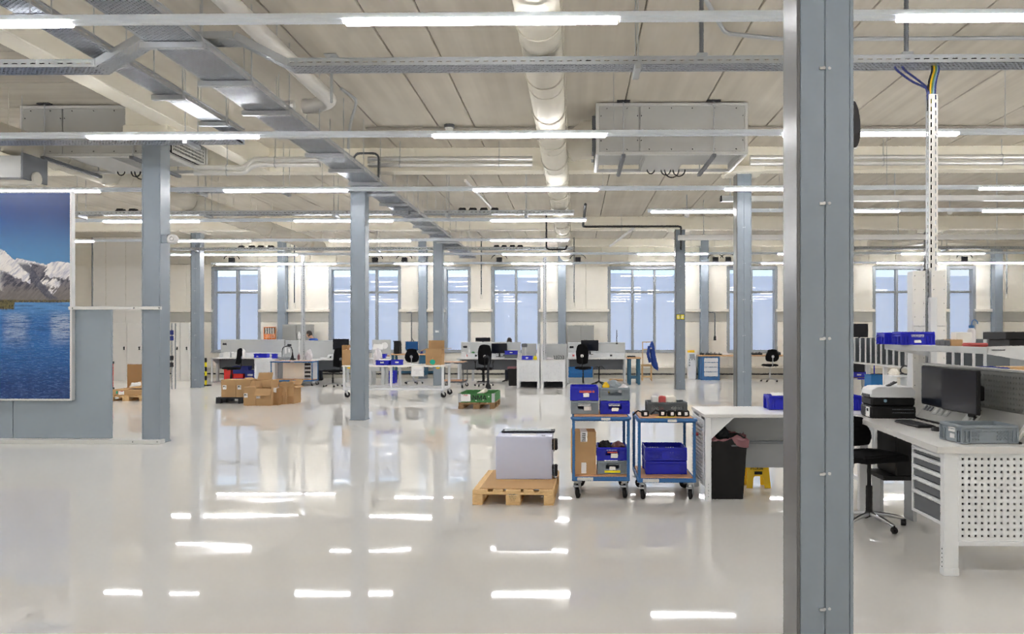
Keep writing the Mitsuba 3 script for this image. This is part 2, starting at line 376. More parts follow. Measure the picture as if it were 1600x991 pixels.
# ---------------------------------------------------------------- ceiling services
ZL = 4.20
def rods(P, pts, z0, r=.005, part='rod', m='mat_zinc'):
    for x, y in pts: P.add(part, MB().cyl((x, y, z0), (x, y, ZC), r, 6), m)
def lamp_row(Y, x0, x1, lit, label, z=ZL, wires=4.5, group='ceiling light rails', power=1.0):
    P = Parts()
    P.add('rail', MB().box(x0, x1, Y - .032, Y + .032, z + .035, z + .082, .006), 'mat_trunk')
    edges = sorted(lit); cur = x0
    for a, b in edges:
        a, b = max(a, x0), min(b, x1)
        if b - a < .05: continue
        if a - cur > .05: P.add('cover', MB().box(cur, a, Y - .027, Y + .027, z + .008, z + .036, .004), 'mat_trunk')
        P.add('tube', glow(ply(MB().box(a + .01, b - .01, Y - .040, Y + .040, z - .008, z + .036, .012), 'mat_lamp'), power), None); cur = b
    if x1 - cur > .05: P.add('cover', MB().box(cur, x1, Y - .027, Y + .027, z + .008, z + .036, .004), 'mat_trunk')
    n = max(2, int((x1 - x0) / wires))
    for i in range(n):
        x = x0 + (i + .5) * (x1 - x0) / n
        P.add('wire', MB().cyl((x, Y, z + .08), (x, Y, ZC + .005), .004, 6), 'mat_zinc')
        P.add('hook', MB().box(x - .02, x + .02, Y - .012, Y + .012, z + .08, z + .10), 'mat_zinc')
    return place(P, 'light_rail', label, 'light', group=group)
def periodic(Y, px, x0, x1, per=4.5, ln=2.26):
    s = X(px, Y); s -= per * math.ceil((s - x0) / per) + per; out = []
    while s < x1: out.append((s, s + ln)); s += per
    return out
def px_lit(Y, *ps): return [(X(a, Y), X(b, Y)) for a, b in ps]
def rowY(py): return (ZL - H) * F / (PY - py)
Y = rowY(35.5) ; lamp_row(Y, -22, 18, periodic(Y, 537, -22, 18), 'long white light rail nearest the camera, crossing at the picture top')
lamp_row(rowY(35.5) - 3.9, -22, 18, periodic(Y, 537, -22, 18), 'long white light rail just above the camera')
lamp_row(rowY(35.5) - 7.8, -22, 18, periodic(Y, 537, -22, 18), 'long white light rail behind the camera')
Y = rowY(214.0); lamp_row(Y, -22, 18, periodic(Y, 137, -22, 18, 4.5, 2.25), 'long white light rail in front of the grey ceiling units, second from front')
Y = rowY(298.5); lamp_row(Y, -22, 18, periodic(Y, 350, -22, 18, 4.46, 2.23), 'long white light rail third from front, level with the mural top')
Y = rowY(346);   lamp_row(Y, -22, X(917, Y), px_lit(Y, (-130, 10), (162, 312), (460, 614), (767, 916)), 'light rail fourth from front, ending past the round duct')
Y = rowY(377);   lamp_row(Y, -22, X(890, Y), px_lit(Y, (20, 147), (275, 392), (515, 642), (767, 888)), 'light rail fifth from front, ending under the round duct')
Y = rowY(398.5); lamp_row(Y, X(262, Y), X(1600, Y) + 1.5, px_lit(Y, (268, 465), (577, 675), (785, 890), (996, 1106), (1215, 1226), (1408, 1538)), 'light rail second from the window wall', power=1.2)
Y = rowY(413);   lamp_row(Y, X(330, Y), X(1600, Y) + 2, px_lit(Y, (338, 525), (616, 708), (800, 893), (985, 1145), (1190, 1230), (1370, 1620)), 'light rail nearest the window wall', power=1.45)
Y = rowY(333);   lamp_row(Y, X(1012, Y), 18, px_lit(Y, (1017, 1170), (1335, 1405), (1535, 1640)), 'short light rail starting right of the round duct, over the right columns')
# cable trays
def tray(a0, a1, c, w, z, along='y', label='', na=12, rails=.07, brk=1.15, phase=.6, name='cable_tray', hang=True, group='perforated cable trays'):
    P = Parts(); L = a1 - a0
    v, f = slotted(na, w, L, .042, .026, .010)
    def orient(v):
        v = v + [-w/2, a0, 0]
        return v + [c, 0, z] if along == 'y' else v[:, [1, 0, 2]] * [1, 1, 1] + [0, c, z]
    P.add('bed', MB().raw(orient(v), f), 'mat_zinc_blue')
    cb = MB(); nc = max(3, int(w / .045)); r = random.Random(int(c * 100))
    for i in range(nc):
        u = .03 + (w - .06) * i / (nc - 1); cb.tube([(u + .006 * math.sin(q * 1.7 + i * 2.1), q, .022) for q in np.linspace(.02, L - .02, max(3, int(L / 1.5)))], .021, 6)
    cb.v = [orient(q) for q in cb.v]; P.add('cables', cb, 'mat_black')
    sv, sf = slotted(1, rails, L, .09, .05, .010, False)
    for s in (-1, 1):
        q = np.c_[np.full(len(sv), w/2 + s*w/2), sv[:, 1], sv[:, 0]]
        lip = MB().box(w/2 + s*w/2 - .009, w/2 + s*w/2 + .009, 0, L, rails - .004, rails + .004)
        m = MB().raw(q, sf).mesh(lip.tri())
        m.v = [orient(u) for u in m.v]
        P.add('side_rail', m, 'mat_zinc')
    b = a0 + phase
    while hang and b < a1:
        m = MB().box(-.05, w + .05, b - a0 - .03, b - a0 + .03, -.062, -.004, .004); m.v = [orient(u) for u in m.v]
        P.add('bracket', m, 'mat_zinc')
        for s in (-.03, w + .03):
            m = MB().cyl((s, b - a0, -.04), (s, b - a0, ZC - z + .01), .006, 6); m.v = [orient(u) for u in m.v]
            P.add('rod', m, 'mat_zinc')
        b += brk
    k = place(P, name, label, 'cable tray', group=group); labels[k + '__cables'] = {'label': 'dark cables lying in the tray', 'kind': 'stuff'}; return k
ZT = 4.40
kk = (ZT - H) / 394.4
tray(1.0, 28.4, -3.78, .50, ZT, 'y', 'wide perforated cable tray running in depth towards the windows', na=18, phase=6.46 - 1.15 * 4)
tray(1.0, 10.9, -4.66, .27, ZT, 'y', 'narrower perforated cable tray running in depth, left of the wide one', na=10, phase=1.2)
YT = 7.84; ZX = 4.26
def mu(px): return X(px, YT)
tray(mu(455), 18.0, YT, .24, ZX, 'x', 'perforated cable tray crossing behind the first light rail, right part', na=9, brk=5.4, phase=3.4)
tray(-20.0, mu(160), YT, .24, ZX, 'x', 'perforated cable tray crossing behind the first light rail, left end part', na=9, brk=5.4, phase=2.9)
tray(-20.0, X(375, 10.78), 10.78, .30, ZX, 'x', 'perforated cable tray under the second light rail at left', na=9, brk=2.8, phase=.8)
tray(X(275, 15.0), X(545, 15.0), 15.0, .25, ZT - .06, 'x', 'short perforated cable tray by the column head', na=8, brk=1.6, phase=.5)
tray(-20.0, X(640, 17.35), 17.35, .25, ZX, 'x', 'cable tray over the cardboard boxes, left of the wide tray', na=8, brk=2.8, phase=.8)
tray(X(664, 17.35), X(897, 17.35), 17.35, .25, ZX, 'x', 'cable tray right of the wide tray carrying four socket boxes', na=8, brk=1.7, phase=.5)
tray(X(270, 24.6), X(895, 24.6), 24.6, .25, ZX, 'x', 'far cable tray ending at the round duct', na=8, brk=2.8, phase=.8)
tray(X(1290, 24.6), 17.0, 24.6, .25, ZX, 'x', 'far cable tray over the right windows', na=8, brk=2.8, phase=.8)
# the risers that lift the crossing tray over the two long trays
def riser(xa, za, xb, zb, y, w, label):
    L = math.hypot(xb - xa, zb - za); v, f = slotted(9, w, L, .045, .028, .011); P = Parts()
    ang = math.atan2(zb - za, xb - xa); ca, sa = math.cos(ang), math.sin(ang)
    def o(v): return np.c_[xa + v[:, 1]*ca - v[:, 2]*sa, y - w/2 + v[:, 0], za + v[:, 1]*sa + v[:, 2]*ca]
    P.add('bed', MB().raw(o(v), f), 'mat_zinc_blue')
    for s in (0, w):
        P.add('side_rail', MB().raw(o(np.array([[s, 0, 0], [s, L, 0], [s, L, .07], [s, 0, .07]])), [[0, 1, 2], [0, 2, 3]]), 'mat_zinc')
    place(P, 'cable_tray', label, 'cable tray', group='perforated cable trays')
riser(mu(160), ZX, mu(232), ZT + .13, YT, .24, 'sloping tray piece rising towards the long trays')
riser(mu(232), ZT + .13, mu(372), ZT + .13, YT, .24, 'raised tray piece bridging the two long trays')
riser(mu(372), ZT + .13, mu(455), ZX, YT, .24, 'sloping tray piece falling right of the wide long tray')
# socket boxes on trays
def socket_boxes(pxs, Y, z, d, label, s=.14, w=.2):
    for q, px in enumerate(pxs):
        x = X(px, Y)
        P = Parts(); lab = label if len(pxs) == 1 else label.replace('black', ['first', 'second', 'third', 'fourth'][q] + ' from left black')
        P.add('shell', MB().poly(Polygon([(-w/2, 0), (w/2, 0), (w/2 - .02, s*.75), (-w/2 + .05, s*.75)]), -.06, .06, 'y'), 'mat_black')
        P.add('plug', MB().box(-w*.3, w*.3, -.075, -.06, .02, s*.5, .006), 'mat_dark')
        place(P, 'socket_box', lab, 'socket box', x, Y + d, z, group='black socket boxes on ' + label.split(' on ')[-1])
socket_boxes((16, 56, 96), YT, ZX + .042, .06, 'black socket box on the crossing tray at far left', w=.17, s=.10)
socket_boxes((915,), YT, ZX + .042, .06, 'black socket box on the crossing tray beside the round duct', w=.16, s=.10)
socket_boxes((1441, 1485, 1527), YT, ZX + .042, .06, 'black socket box on the crossing tray above the power pole', w=.18, s=.10)
socket_boxes((721, 738, 755, 772), 17.35, ZX + .042, .05, 'black socket box on the tray right of the wide tray')
socket_boxes((186, 206, 226), 17.35, ZX + .042, .05, 'black socket box on the tray left of the near wall column')
socket_boxes((775, 787, 800, 812), 24.6, ZX + .042, .05, 'black socket box on the far tray left of the round duct')
socket_boxes((376, 392, 406, 422), 24.6, ZX + .042, .05, 'black socket box on the far tray at left')
for px, lab in ((586, 'over the second window'), (632, 'beside the second window'), (903, 'over the wall cabinet'), (1118, 'over the blue drawer case'), (1138, 'left of the right column'), (362, 'over the left window'), (780, 'over the two pane window'), (1507, 'over the last window')):
    P = Parts(); P.add('shell', MB().box(-.1, .1, -.05, .05, 0, .17, .01), 'mat_dark'); th = np.linspace(0, math.pi, 10)
    P.add('cable', MB().tube([(.28 * math.cos(t), 0, .12 + .16 * math.sin(t)) for t in th], .014, 6), 'mat_black', 40)
    place(P, 'socket_box', f'dark socket box with looped cable on the last light rail {lab}', 'socket box', X(px, rowY(413)), rowY(413), ZL + .082, group=f'dark socket boxes on the last light rail {lab}')
# round ducts along the depth
def duct(x, y0, y1, z, r, label):
    P = Parts(); y = y0; k = 0
    while y < y1:
        e = min(y + 1.45, y1)
        P.add('segment', MB().lathe([(r*.3, 0), (r, 0), (r, e - y - .02), (r*1.025, e - y - .02), (r*1.025, e - y), (r*.3, e - y)], (0, 0, 0), 28, 'y').xf(RZ(180)).xf([[1, 0, 0, x], [0, 1, 0, y], [0, 0, 1, z], [0, 0, 0, 1]]), 'mat_duct', 35); y = e
        P.add('hanger', MB().tube([(x + (r + .012) * math.cos(t), y - .4, z + (r + .012) * math.sin(t)) for t in np.linspace(math.pi, 2 * math.pi, 14)], .008, 5).cyl((x - r - .012, y - .4, z), (x - r - .012, y - .4, ZC), .005, 5).cyl((x + r + .012, y - .4, z), (x + r + .012, y - .4, ZC), .005, 5), 'mat_duct')
    return place(P, 'round_duct', label, 'duct')
duct(-.335, .5, 29.6, 4.56, .205, 'large round beige air duct running in depth beside the ceiling unit')
duct(-8.45, 9.0, 27.6, 4.56, .21, 'round beige air duct running in depth above the far left benches')
# ceiling units
def unit_parts():
    P = Parts(); w, d, z0, z1 = 2.33, 1.32, 0.0, .80
    P.add('case', MB().box(.02, w - .02, .03, d - .03, .12, z1 - .03), 'mat_unit')
    for a, b in ((.05, .66), (.68, w - .05)): P.add('panel', MB().box(a, b, .0, .03, .05, z1 - .05, .004), 'mat_unit')
    e = MB()
    for x in (0, w - .05):
        e.box(x, x + .05, -.006, .05, 0, z1, .006).box(x, x + .05, d - .05, d + .006, 0, z1, .006).box(x, x + .05, 0, d, z1 - .05, z1, .006).box(x, x + .05, 0, d, 0, .05, .006)
    for y in (-.006, d - .044): e.box(0, w, y, y + .05, z1 - .05, z1, .006).box(0, w, y, y + .05, 0, .05, .006)
    P.add('edge_frame', e, 'mat_unit_edge')
    P.add('bottom_plate', MB().box(.78, 1.40, .04, d - .04, .0, .02), 'mat_unit')
    P.add('bottom_tray', MB().box(.05, .78, .05, d - .05, .12, .13).box(.05, .07, .05, d - .05, .02, .12).box(.76, .78, .05, d-.05, .02, .12), 'mat_unit')
    P.add('bottom_tray', MB().box(1.40, w - .05, .05, d - .05, .12, .13).box(1.40, 1.42, .05, d - .05, .02, .12).box(w - .07, w - .05, .05, d-.05, .02, .12), 'mat_unit')
    for x in (.17, .48, .82, 1.16, 1.48, 1.82, 2.15):
        for z in (.085, z1 - .085): P.add('screw', MB().cyl((x, -.006, z), (x, .002, z), .010, 8), 'mat_dark')
    for z in (.22, .60):
        for x in (.08, .64, .70, w - .08): P.add('screw', MB().cyl((x, -.006, z), (x, .002, z), .010, 8), 'mat_dark')
    for x in (.42, 1.80):
        P.add('hanger', MB().cyl((x, -.05, -.05), (x, -.05, ZC - 4.41), .009, 6).cyl((x, d + .04, -.05), (x, d + .04, ZC - 4.41), .009, 6), 'mat_zinc')
        P.add('hanger_rail', MB().box(x - .03, x + .03, -.1, d + .1, -.055, -.005, .004), 'mat_darkgrey')
        P.add('clamp', MB().box(x - .1, x + .1, -.09, -.01, z1 - .0, ZC - 4.41), 'mat_dark')
    for x, r in ((1.42, .10), (1.30, .12), (1.2, .08), (.95, .06)):
        P.add('cable', MB().tube([(x + r * math.cos(t), d - .2, -.0 + 1.1 * r * math.sin(t)) for t in np.linspace(math.pi, 2 * math.pi, 12)], .010, 6), 'mat_black', 40)
    P.add('grille', MB().poly(holes(1.1, .62, .04, .055, .038), 0, .01, 'x').xf([[1, 0, 0, w], [0, 1, 0, .1], [0, 0, 1, .09], [0, 0, 0, 1]]), 'mat_unit_edge')
    P.add('grille_back', MB().box(w - .03, w - .018, .1, 1.2, .09, .71), 'mat_dark')
    # duct collar on the left
    P.add('collar', MB().tube([(-.02, .62, .38), (-.10, .62, .38), (-.30, .62, .30), (-.46, .62, .20)], [.31, .31, .25, .19], 24), 'mat_duct', 40)
    P.add('collar_plate', MB().box(-.05, 0, .2, 1.0, .1, .66, .006), 'mat_darkgrey')
    return P
U = unit_parts()
place(U, 'ceiling_air_unit', 'large grey box ceiling air unit hung right of the central round duct', 'air unit', X(931, 12.3), 12.3, 4.41)
place(U, 'ceiling_air_unit', 'large grey box ceiling air unit behind the near wall column at left', 'air unit', X(31, 12.3), 12.3, 4.41)
# pipes
def pipe(name, pts, r, m, label, cat='pipe', n=10, hang=(), smooth=40):
    P = Parts(); P.add('pipe' if hang else '', MB().tube(pts, r, n), m, smooth)
    for x, y, z in hang: P.add('hanger', MB().cyl((x, y, z), (x, y, ZC), .006, 6).tube([(x, y + (r+.008)*math.cos(t), z + (r+.008)*math.sin(t)) for t in np.linspace(0, 2*math.pi, 13)], .006, 5), 'mat_zinc')
    return place(P, name, label, cat)
def bend(pts, k=5, r=.12):
    pts = [np.array(p, float) for p in pts]; out = [pts[0]]
    for a, b, c in zip(pts[:-2], pts[1:-1], pts[2:]):
        u, w = (a - b), (c - b); lu, lw = np.linalg.norm(u), np.linalg.norm(w); q = min(r, lu*.45, lw*.45)
        p0, p2 = b + u/lu*q, b + w/lw*q
        for t in np.linspace(0, 1, k): out.append((1-t)**2*p0 + 2*t*(1-t)*b + t*t*p2)
    out.append(pts[-1]); return out
zp = 4.90; yp = 14.75
for dz, lab in ((0, 'upper'), (-.105, 'lower')):
    pipe('foil_pipe', bend([(X(575, yp), yp, zp + dz), (X(832, yp), yp, zp + dz)]), .045, 'mat_foil', f'{lab} silver foil pipe before the cross beam, left of the round duct', hang=[(X(p, yp), yp, zp + dz) for p in (625, 780)])
    pipe('foil_pipe', bend([(X(1172, yp), yp, zp + dz), (16, yp, zp + dz)]), .045, 'mat_foil', f'{lab} silver foil pipe before the cross beam, right of the ceiling unit', hang=[(X(p, yp), yp, zp + dz) for p in (1380, 1565)])
    yq = 12.6
    pipe('foil_pipe', bend([(X(304, yq), yq, 4.30 + dz*.8), (X(383, yq), yq, 4.30 + dz*.8), (X(396, yq), yq, 4.43 + dz*.8), (X(500, yq), yq, 4.43 + dz*.8)]), .04, 'mat_foil', f'{lab} silver foil pipe with a bend beside the left ceiling unit', hang=[(X(p, yq), yq, z + dz*.8) for p, z in ((355, 4.3), (430, 4.43))])
zw = 4.85
xw = X(362, (zw - H) * F / 518)
yend = (zw - H) * F / 367
pipe('wrapped_pipe', bend([(xw, 2.0, zw), (xw, yend, zw), (xw - .28, yend + .12, zw - .04), (xw - .42, yend + .12, zw - .04)], r=.2), .10, 'mat_wrap', 'white plastic wrapped pipe running in depth above the wide tray', n=14, hang=[(xw, 5.0, zw), (xw, 8.9, zw)])
pipe('steel_pipe', bend([(xw - .55, yend + .12, zw - .02), (xw - 1.1, yend + .12, zw - .02)]), .06, 'mat_foil', 'short silver pipe left of the end of the white wrapped pipe', hang=[(xw - .8, yend + .12, zw - .02)])
pipe('conduit', bend([(X(572, 13.7), 13.7, ZC - .04), (X(1172, 13.7), 13.7, ZC - .04)]), .026, 'mat_conduit', 'dark conduit crossing the concrete ceiling ahead of the silver pipes')
pipe('conduit', bend([(X(1172, 13.7), 13.75, ZC - .04), (18, 13.75, ZC - .04)]), .026, 'mat_conduit', 'dark conduit crossing the ceiling right of the ceiling unit')
pipe('conduit', bend([(X(533, 11.5), 11.5, ZC - .03), (X(547, 11.6), 12.0, ZC - .05), (X(547, 12), 12.0, ZC - .4), (X(544, 12), 12.0, 4.45)]), .022, 'mat_zinc', 'bent steel conduit dropping from the ceiling beside the wide tray')
pipe('conduit', bend([(X(553, 14.5), 14.5, 4.5), (X(553, 14.5), 14.5, 4.95), (X(592, 14.5), 14.5, 4.95), (X(591, 14.5), 14.5, 4.3)]), .02, 'mat_darkgrey', 'U shaped conduit near the head of the column')
pipe('conduit', bend([(X(1050, 6.0), 6.9, ZC - .03), (X(1060, 7.4), 7.4, ZC - .05), (X(1133, 9.4), 9.4, ZC - .05), (X(1226, 9.6), 9.6, ZC - .05), (14, 9.6, ZC - .05)]), .025, 'mat_zinc', 'pale steel conduit turning across the ceiling near the top right')
pipe('conduit', bend([(X(911, 22.0), 17.2, 4.45), (X(911, 22), 22.0, 4.62), (X(1064, 22), 22.0, 4.62), (X(1064, 23.9), 23.92, 4.2)]), .03, 'mat_dark', 'dark conduit leading to the column with the yellow marks')
pipe('conduit', bend([(X(854, 24), 23.8, ZC), (X(854, 24), 23.8, 4.18), (X(884, 24), 23.8, 4.18), (X(886, 24), 23.8, 4.3)]), .025, 'mat_dark', 'dark bent conduit in front of the far end of the round duct')
pipe('white_duct', [(X(1357, 27), 27.0, Zp(382, 27)), (18, 27.0, Zp(382, 27))], .13, 'mat_duct', 'white round duct crossing over the right windows', n=18, hang=[(X(1420, 27), 27, Zp(382, 27)), (X(1540, 27), 27, Zp(382, 27))])
P = Parts(); y = 16.2; z = Zp(311, y); P.add('body', MB().box(X(1128, y), 17, y, y + .12, z - .055, z + .055, .006), 'mat_unit_edge'); P.add('end_cap', MB().box(X(1128, y) - .02, X(1128, y), y - .005, y + .125, z - .06, z + .06, .004), 'mat_black')
rods(P, [(X(1142, y), y + .06), (X(1400, y), y + .06), (X(1560, y), y + .06)], z + .05, .012)
place(P, 'cable_duct', 'grey square cable duct with black end cap starting by the column', 'cable duct')
P = Parts(); y = 21.2; z = Zp(371.5, y); P.add('body', MB().box(X(1060, y), 17, y, y + .14, z - .065, z + .065, .006), 'mat_white')
rods(P, [(X(1100, y), y + .07), (X(1405, y), y + .07), (X(1560, y), y + .07)], z + .05, .008)
place(P, 'cable_duct', 'white square duct with lit front starting at the column with yellow marks', 'cable duct')
pipe('conduit', [(X(952, 26), 25.5, Zp(385, 25.5)), (X(990, 22), 22.0, Zp(357, 22))], .035, 'mat_foil', 'slanting bright pipe right of the far end of the round duct', hang=[(X(970, 24), 23.7, Zp(370, 23.7))])
pipe('conduit', [(X(1345, 26), 27.2, Zp(402, 27.2)), (X(1445, 25.4), 25.4, Zp(381, 25.4))], .05, 'mat_foil', 'slanting bright pipe left of the power pole', hang=[(X(1395, 26.3), 26.3, Zp(391.5, 26.3))])
pipe('conduit', [(X(727, 15.8), 15.8, Zp(282, 15.8)), (X(765, 18.6), 19.5, Zp(328, 19.5))], .03, 'mat_foil', 'thin bright pipe slanting over the four socket boxes')
for px, lab in ((1096, 'thick dark hanger rod of the crossing tray right of the round duct'), (1416, 'thick grey hanger rod of the crossing tray above the power pole')):
    P = Parts(); P.add('rod', MB().cyl((X(px, YT), YT, ZX + .03), (X(px, YT), YT, ZC), .022, 10), 'mat_darkgrey', 40); P.add('bracket', MB().box(X(px, YT) - .045, X(px, YT) + .06, YT - .03, YT + .03, ZX + .01, ZX + .14, .006), 'mat_zinc')
    place(P, 'hanger_rod', lab, 'hanger')
P = Parts(); P.add('rod', MB().cyl((X(518, 10.2), 10.2, 4.62), (X(518, 10.2), 10.2, ZC), .018, 8), 'mat_zinc'); P.add('plate', MB().box(X(518, 10.2) - .08, X(518, 10.2) + .08, 10.12, 10.28, ZC - .02, ZC, .004), 'mat_zinc')
place(P, 'hanger_rod', 'steel hanger rod with top plate left of the concrete joints', 'hanger')
# smoke detector / sensors on the ceiling conduit
def sensor(px, py, Y, label, r=.07):
    z = Zp(py, Y); P = Parts()
    P.add('base', MB().lathe([(0, .10), (r*1.25, .10), (r*1.25, .05), (0, .05)], n=18), 'mat_darkgrey', 35); P.add('head', MB().lathe([(0, .05), (r, .05), (r*.9, -.02), (r*.5, -.045), (0, -.05)], n=18), 'mat_white', 40)
    P.add('stem', MB().cyl((0, 0, .10), (0, 0, ZC - z + .01), .014, 8), 'mat_zinc')
    place(P, 'ceiling_sensor', label, 'sensor', X(px, Y), Y, z)
sensor(702, 204, 13.6, 'small white ceiling sensor under the dark conduit')
sensor(1073, 338, 20.5, 'white ceiling sensor above the column with yellow marks')
sensor(1484, 334, 20.5, 'grey ceiling sensor right of the power pole')

P = Parts(); y = 11.6; x1 = X(37, y)
P.add('duct', MB().box(x1 - 1.4, x1, y, y + .5, Zp(275, y), Zp(240, y), .006), 'mat_unit'); P.add('flange', MB().box(x1 - .03, x1 + .01, y - .02, y + .52, Zp(277, y), Zp(236, y), .004), 'mat_darkgrey'); P.add('pipe', MB().cyl((x1 - 1.4, y + .25, Zp(272, y)), (x1 + .04, y + .25, Zp(272, y)), .1, 18), 'mat_duct', 40)
rods(P, [(x1 - .2, y + .25), (x1 - 1.1, y + .25)], Zp(242, y))
place(P, 'air_outlet', 'grey rectangular air duct end at the far left under the ceiling', 'duct')
# ---------------------------------------------------------------- wall panel with the mural, power poles
YP = 12.05
def gate():
    P = Parts(); zt = Zp(482, YP)
    xs = [-11.6, X(20, YP), X(174, YP)]
    for a, b in zip(xs[:-1], xs[1:]): P.add('panel', MB().box(a + .004, b - .004, YP, YP + .05, .07, zt, .006), 'mat_panel_grey')
    P.add('top_rail', MB().box(X(113, YP), X(257, YP), YP - .10, YP - .066, zt - .02, zt + .03, .004), 'mat_unit_edge')
    P.add('bottom_rail', MB().box(xs[0], X(257, YP), YP - .12, YP + .02, .0, .065, .004), 'mat_unit_edge')
    for x in (X(120, YP), X(215, YP), X(254, YP)): P.add('screw', MB().cyl((x, YP - .104, zt + .005), (x, YP - .09, zt + .005), .012, 8), 'mat_darkgrey')
    for x in (X(214, YP), X(252, YP)): P.add('screw', MB().cyl((x, YP - .124, .035), (x, YP - .10, .035), .010, 8), 'mat_darkgrey')
    for x in (xs[0] + .05, X(112, YP)): P.add('post', MB().box(x, x + .06, YP + .05, YP + .11, 0, zt, .004), 'mat_panel_grey')
    for x in (X(118, YP), X(160, YP)): P.add('rail_stay', MB().box(x, x + .05, YP - .068, YP + .002, zt - .012, zt + .022), 'mat_unit_edge')
    return place(P, 'partition_wall', 'low grey sheet metal partition wall with cream top and bottom rails', 'partition')
gate()
MX1, MZ0, MZ1 = X(107, 11.9), Zp(627, 11.9), Zp(296, 11.9); MX0 = MX1 - 3.1; MH = MZ1 - MZ0
def tex_mural(p, n, uv):
    u = 107 + (p.x - MX1) / MH * 331; v = 627 - (p.z - MZ0) / MH * 331      # picture units: 331 to the height of the print
    f1 = FB(u * .055, v * .075, 1.0, 5) - .5; f2 = FB(u * .16 + v * .10, v * .14, 4.0, 4) - .5; f3 = FB(u * .5, v * .4, 8.0, 3) - .5
    sky = mikit.mix(lin(2, 52, 116), lin(70, 124, 170), SS(320, 412, v)); sky = mikit.mix(sky, lin(0, 44, 104), SS(60, 108, u) * SS(390, 296, v) * .7)
    def seg(pts):
        out = mi.Float(pts[0][1])
        for (a, ya), (b, yb) in zip(pts[:-1], pts[1:]): out = dr.select(u >= a, ya + (yb - ya) * dr.clip((u - a) / (b - a), 0, 1), out)
        return out
    ridge = seg([(-700, 400), (-420, 330), (-260, 380), (-120, 340), (0, 390), (8, 398), (17, 405), (20, 401), (45, 407), (68, 412), (76, 408), (88, 407), (108, 410)]) + f3 * 3
    land = SS(-.7, .7, v - ridge)
    f4 = FB((u + v) * .30, (u - v) * .07, 11.0, 4) - .5; U, V = u + f1 * 8 + f4 * 14, v + f2 * 5 + f4 * 14 + f3 * 4
    rock = mikit.mix(lin(38, 40, 60), lin(104, 100, 108), dr.clip(.45 + f4 * 3.4 + f3 * 1.0, 0, 1)); rock = mikit.mix(rock, lin(108, 102, 98), SS(440, 456, V) * .75)
    snowA = SS(1.2, -1.2, V - (424 + .42 * U)) * SS(42, 39, U)
    snowB = SS(5, 1, v - ridge + f3 * 5)
    snowC = SS(70, 73, U + (V - 412) * .5) * SS(434, 431, V - (U - 90) * .12) + SS(50, 58, U) * SS(434, 440, V) * SS(450, 443, V) * SS(92, 84, U)
    snowD = SS(4, 1.5, dr.abs(U - 86 + (V - 436) * .62)) * SS(434, 438, V) * SS(464, 458, V)
    left = SS(2, -20, u) * SS(.50, .56, FB(u * .03, v * .05, 6.0, 4) + (440 - v) * .003)
    snow = dr.clip(dr.maximum(dr.maximum(snowA, snowB), dr.maximum(dr.minimum(snowC, 1.0), dr.maximum(snowD, left))), 0, 1)
    mt = mikit.mix(rock, mikit.mix(lin(176, 176, 190), lin(234, 230, 228), dr.clip(.8 + f4 * 2.6, 0, 1)), snow)
    diag = SS(9, 5, dr.abs((U - 26) - (V - 408) * .82 - 2)) * SS(406, 414, v) * SS(472, 462, v) * SS(16, 24, u)
    mt = mikit.mix(mt, mikit.mix(lin(40, 44, 66), lin(70, 72, 88), dr.clip(.5 + f3 * 2, 0, 1)), diag * .92)
    c = mikit.mix(sky, mt, land)
    shore = SS(467, 469, v + f3 * 5); c = mikit.mix(c, mikit.mix(lin(48, 42, 26), lin(104, 96, 66), dr.clip(.4 + f3 * 2.4, 0, 1)), shore)
    rip = FB(u * .05, v * .55, 2.0, 4) - .5; fine = FB(u * .22, v * 1.3, 3.0, 3) - .5
    lake = mikit.mix(lin(66, 122, 174), lin(24, 86, 150), SS(474, 505, v)); lake = mikit.mix(lake, lin(6, 46, 106), SS(530, 618, v))
    smear = SS(22, 8, dr.abs(u - 90 + f1 * 10)) * SS(482, 500, v) * SS(548, 515, v) + .7 * SS(26, 10, dr.abs(u - 18 + f1 * 14)) * SS(484, 496, v) * SS(552, 520, v) + .6 * SS(.5, .62, FB(u * .03, v * .03, 7.0)) * SS(-5, -30, u) * SS(484, 500, v) * SS(560, 520, v)
    lake = mikit.mix(lake, lin(158, 168, 188), dr.clip(smear * (.62 + 1.5 * rip + 1.4 * fine), 0, 1)); lake = mikit.mix(lake, lin(110, 150, 196), dr.clip(fine * 1.2, 0, .35)); lake = mikit.mix(lake, lin(4, 38, 94), dr.clip(-rip * 1.5, 0, .5))
    c = mikit.mix(c, lake, SS(471.3, 472.3, v))
    bank = SS(20, 16, u + (v - 470) * .25 + f3 * 4) * SS(466, 470, v) * SS(485, 481, v + f3 * 3)
    return mikit.mix(c, mikit.mix(lin(40, 36, 16), lin(92, 84, 40), dr.clip(.5 + f3 * 2.2, 0, 1)), bank)
mat('mural', mikit.proc(tex_mural), .35)
P = Parts()
P.add('print', MB().box(MX0 + .02, MX1 - .02, 11.965, 11.98, MZ0 + .02, MZ1 - .02), 'mat_mural')
fr = MB().box(MX0, MX0 + .02, 11.96, 12.04, MZ0, MZ1).box(MX1 - .02, MX1 + .015, 11.96, 12.04, MZ0 - .005, MZ1, .004).box(MX0, MX1, 11.96, 12.04, MZ0 - .01, MZ0 + .02, .004).box(MX0, MX1, 11.96, 12.04, MZ1 - .02, MZ1 + .01, .004)
P.add('frame', fr, 'mat_unit_edge')
P.add('backing', MB().box(MX0 + .02, MX1 - .02, 11.985, 12.04, MZ0 + .02, MZ1 - .02), 'mat_white')
for x in (MX0 + .5, MX1 - .5): P.add('stay', MB().box(x - .03, x + .03, 12.10, 12.14, 0, MZ1 - .1).box(x - .03, x + .03, 12.04, 12.10, 2.3, 2.36), 'mat_panel_grey')
place(P, 'picture_panel', 'large picture of a blue lake under snowy mountains, mounted on the grey partition', 'picture')
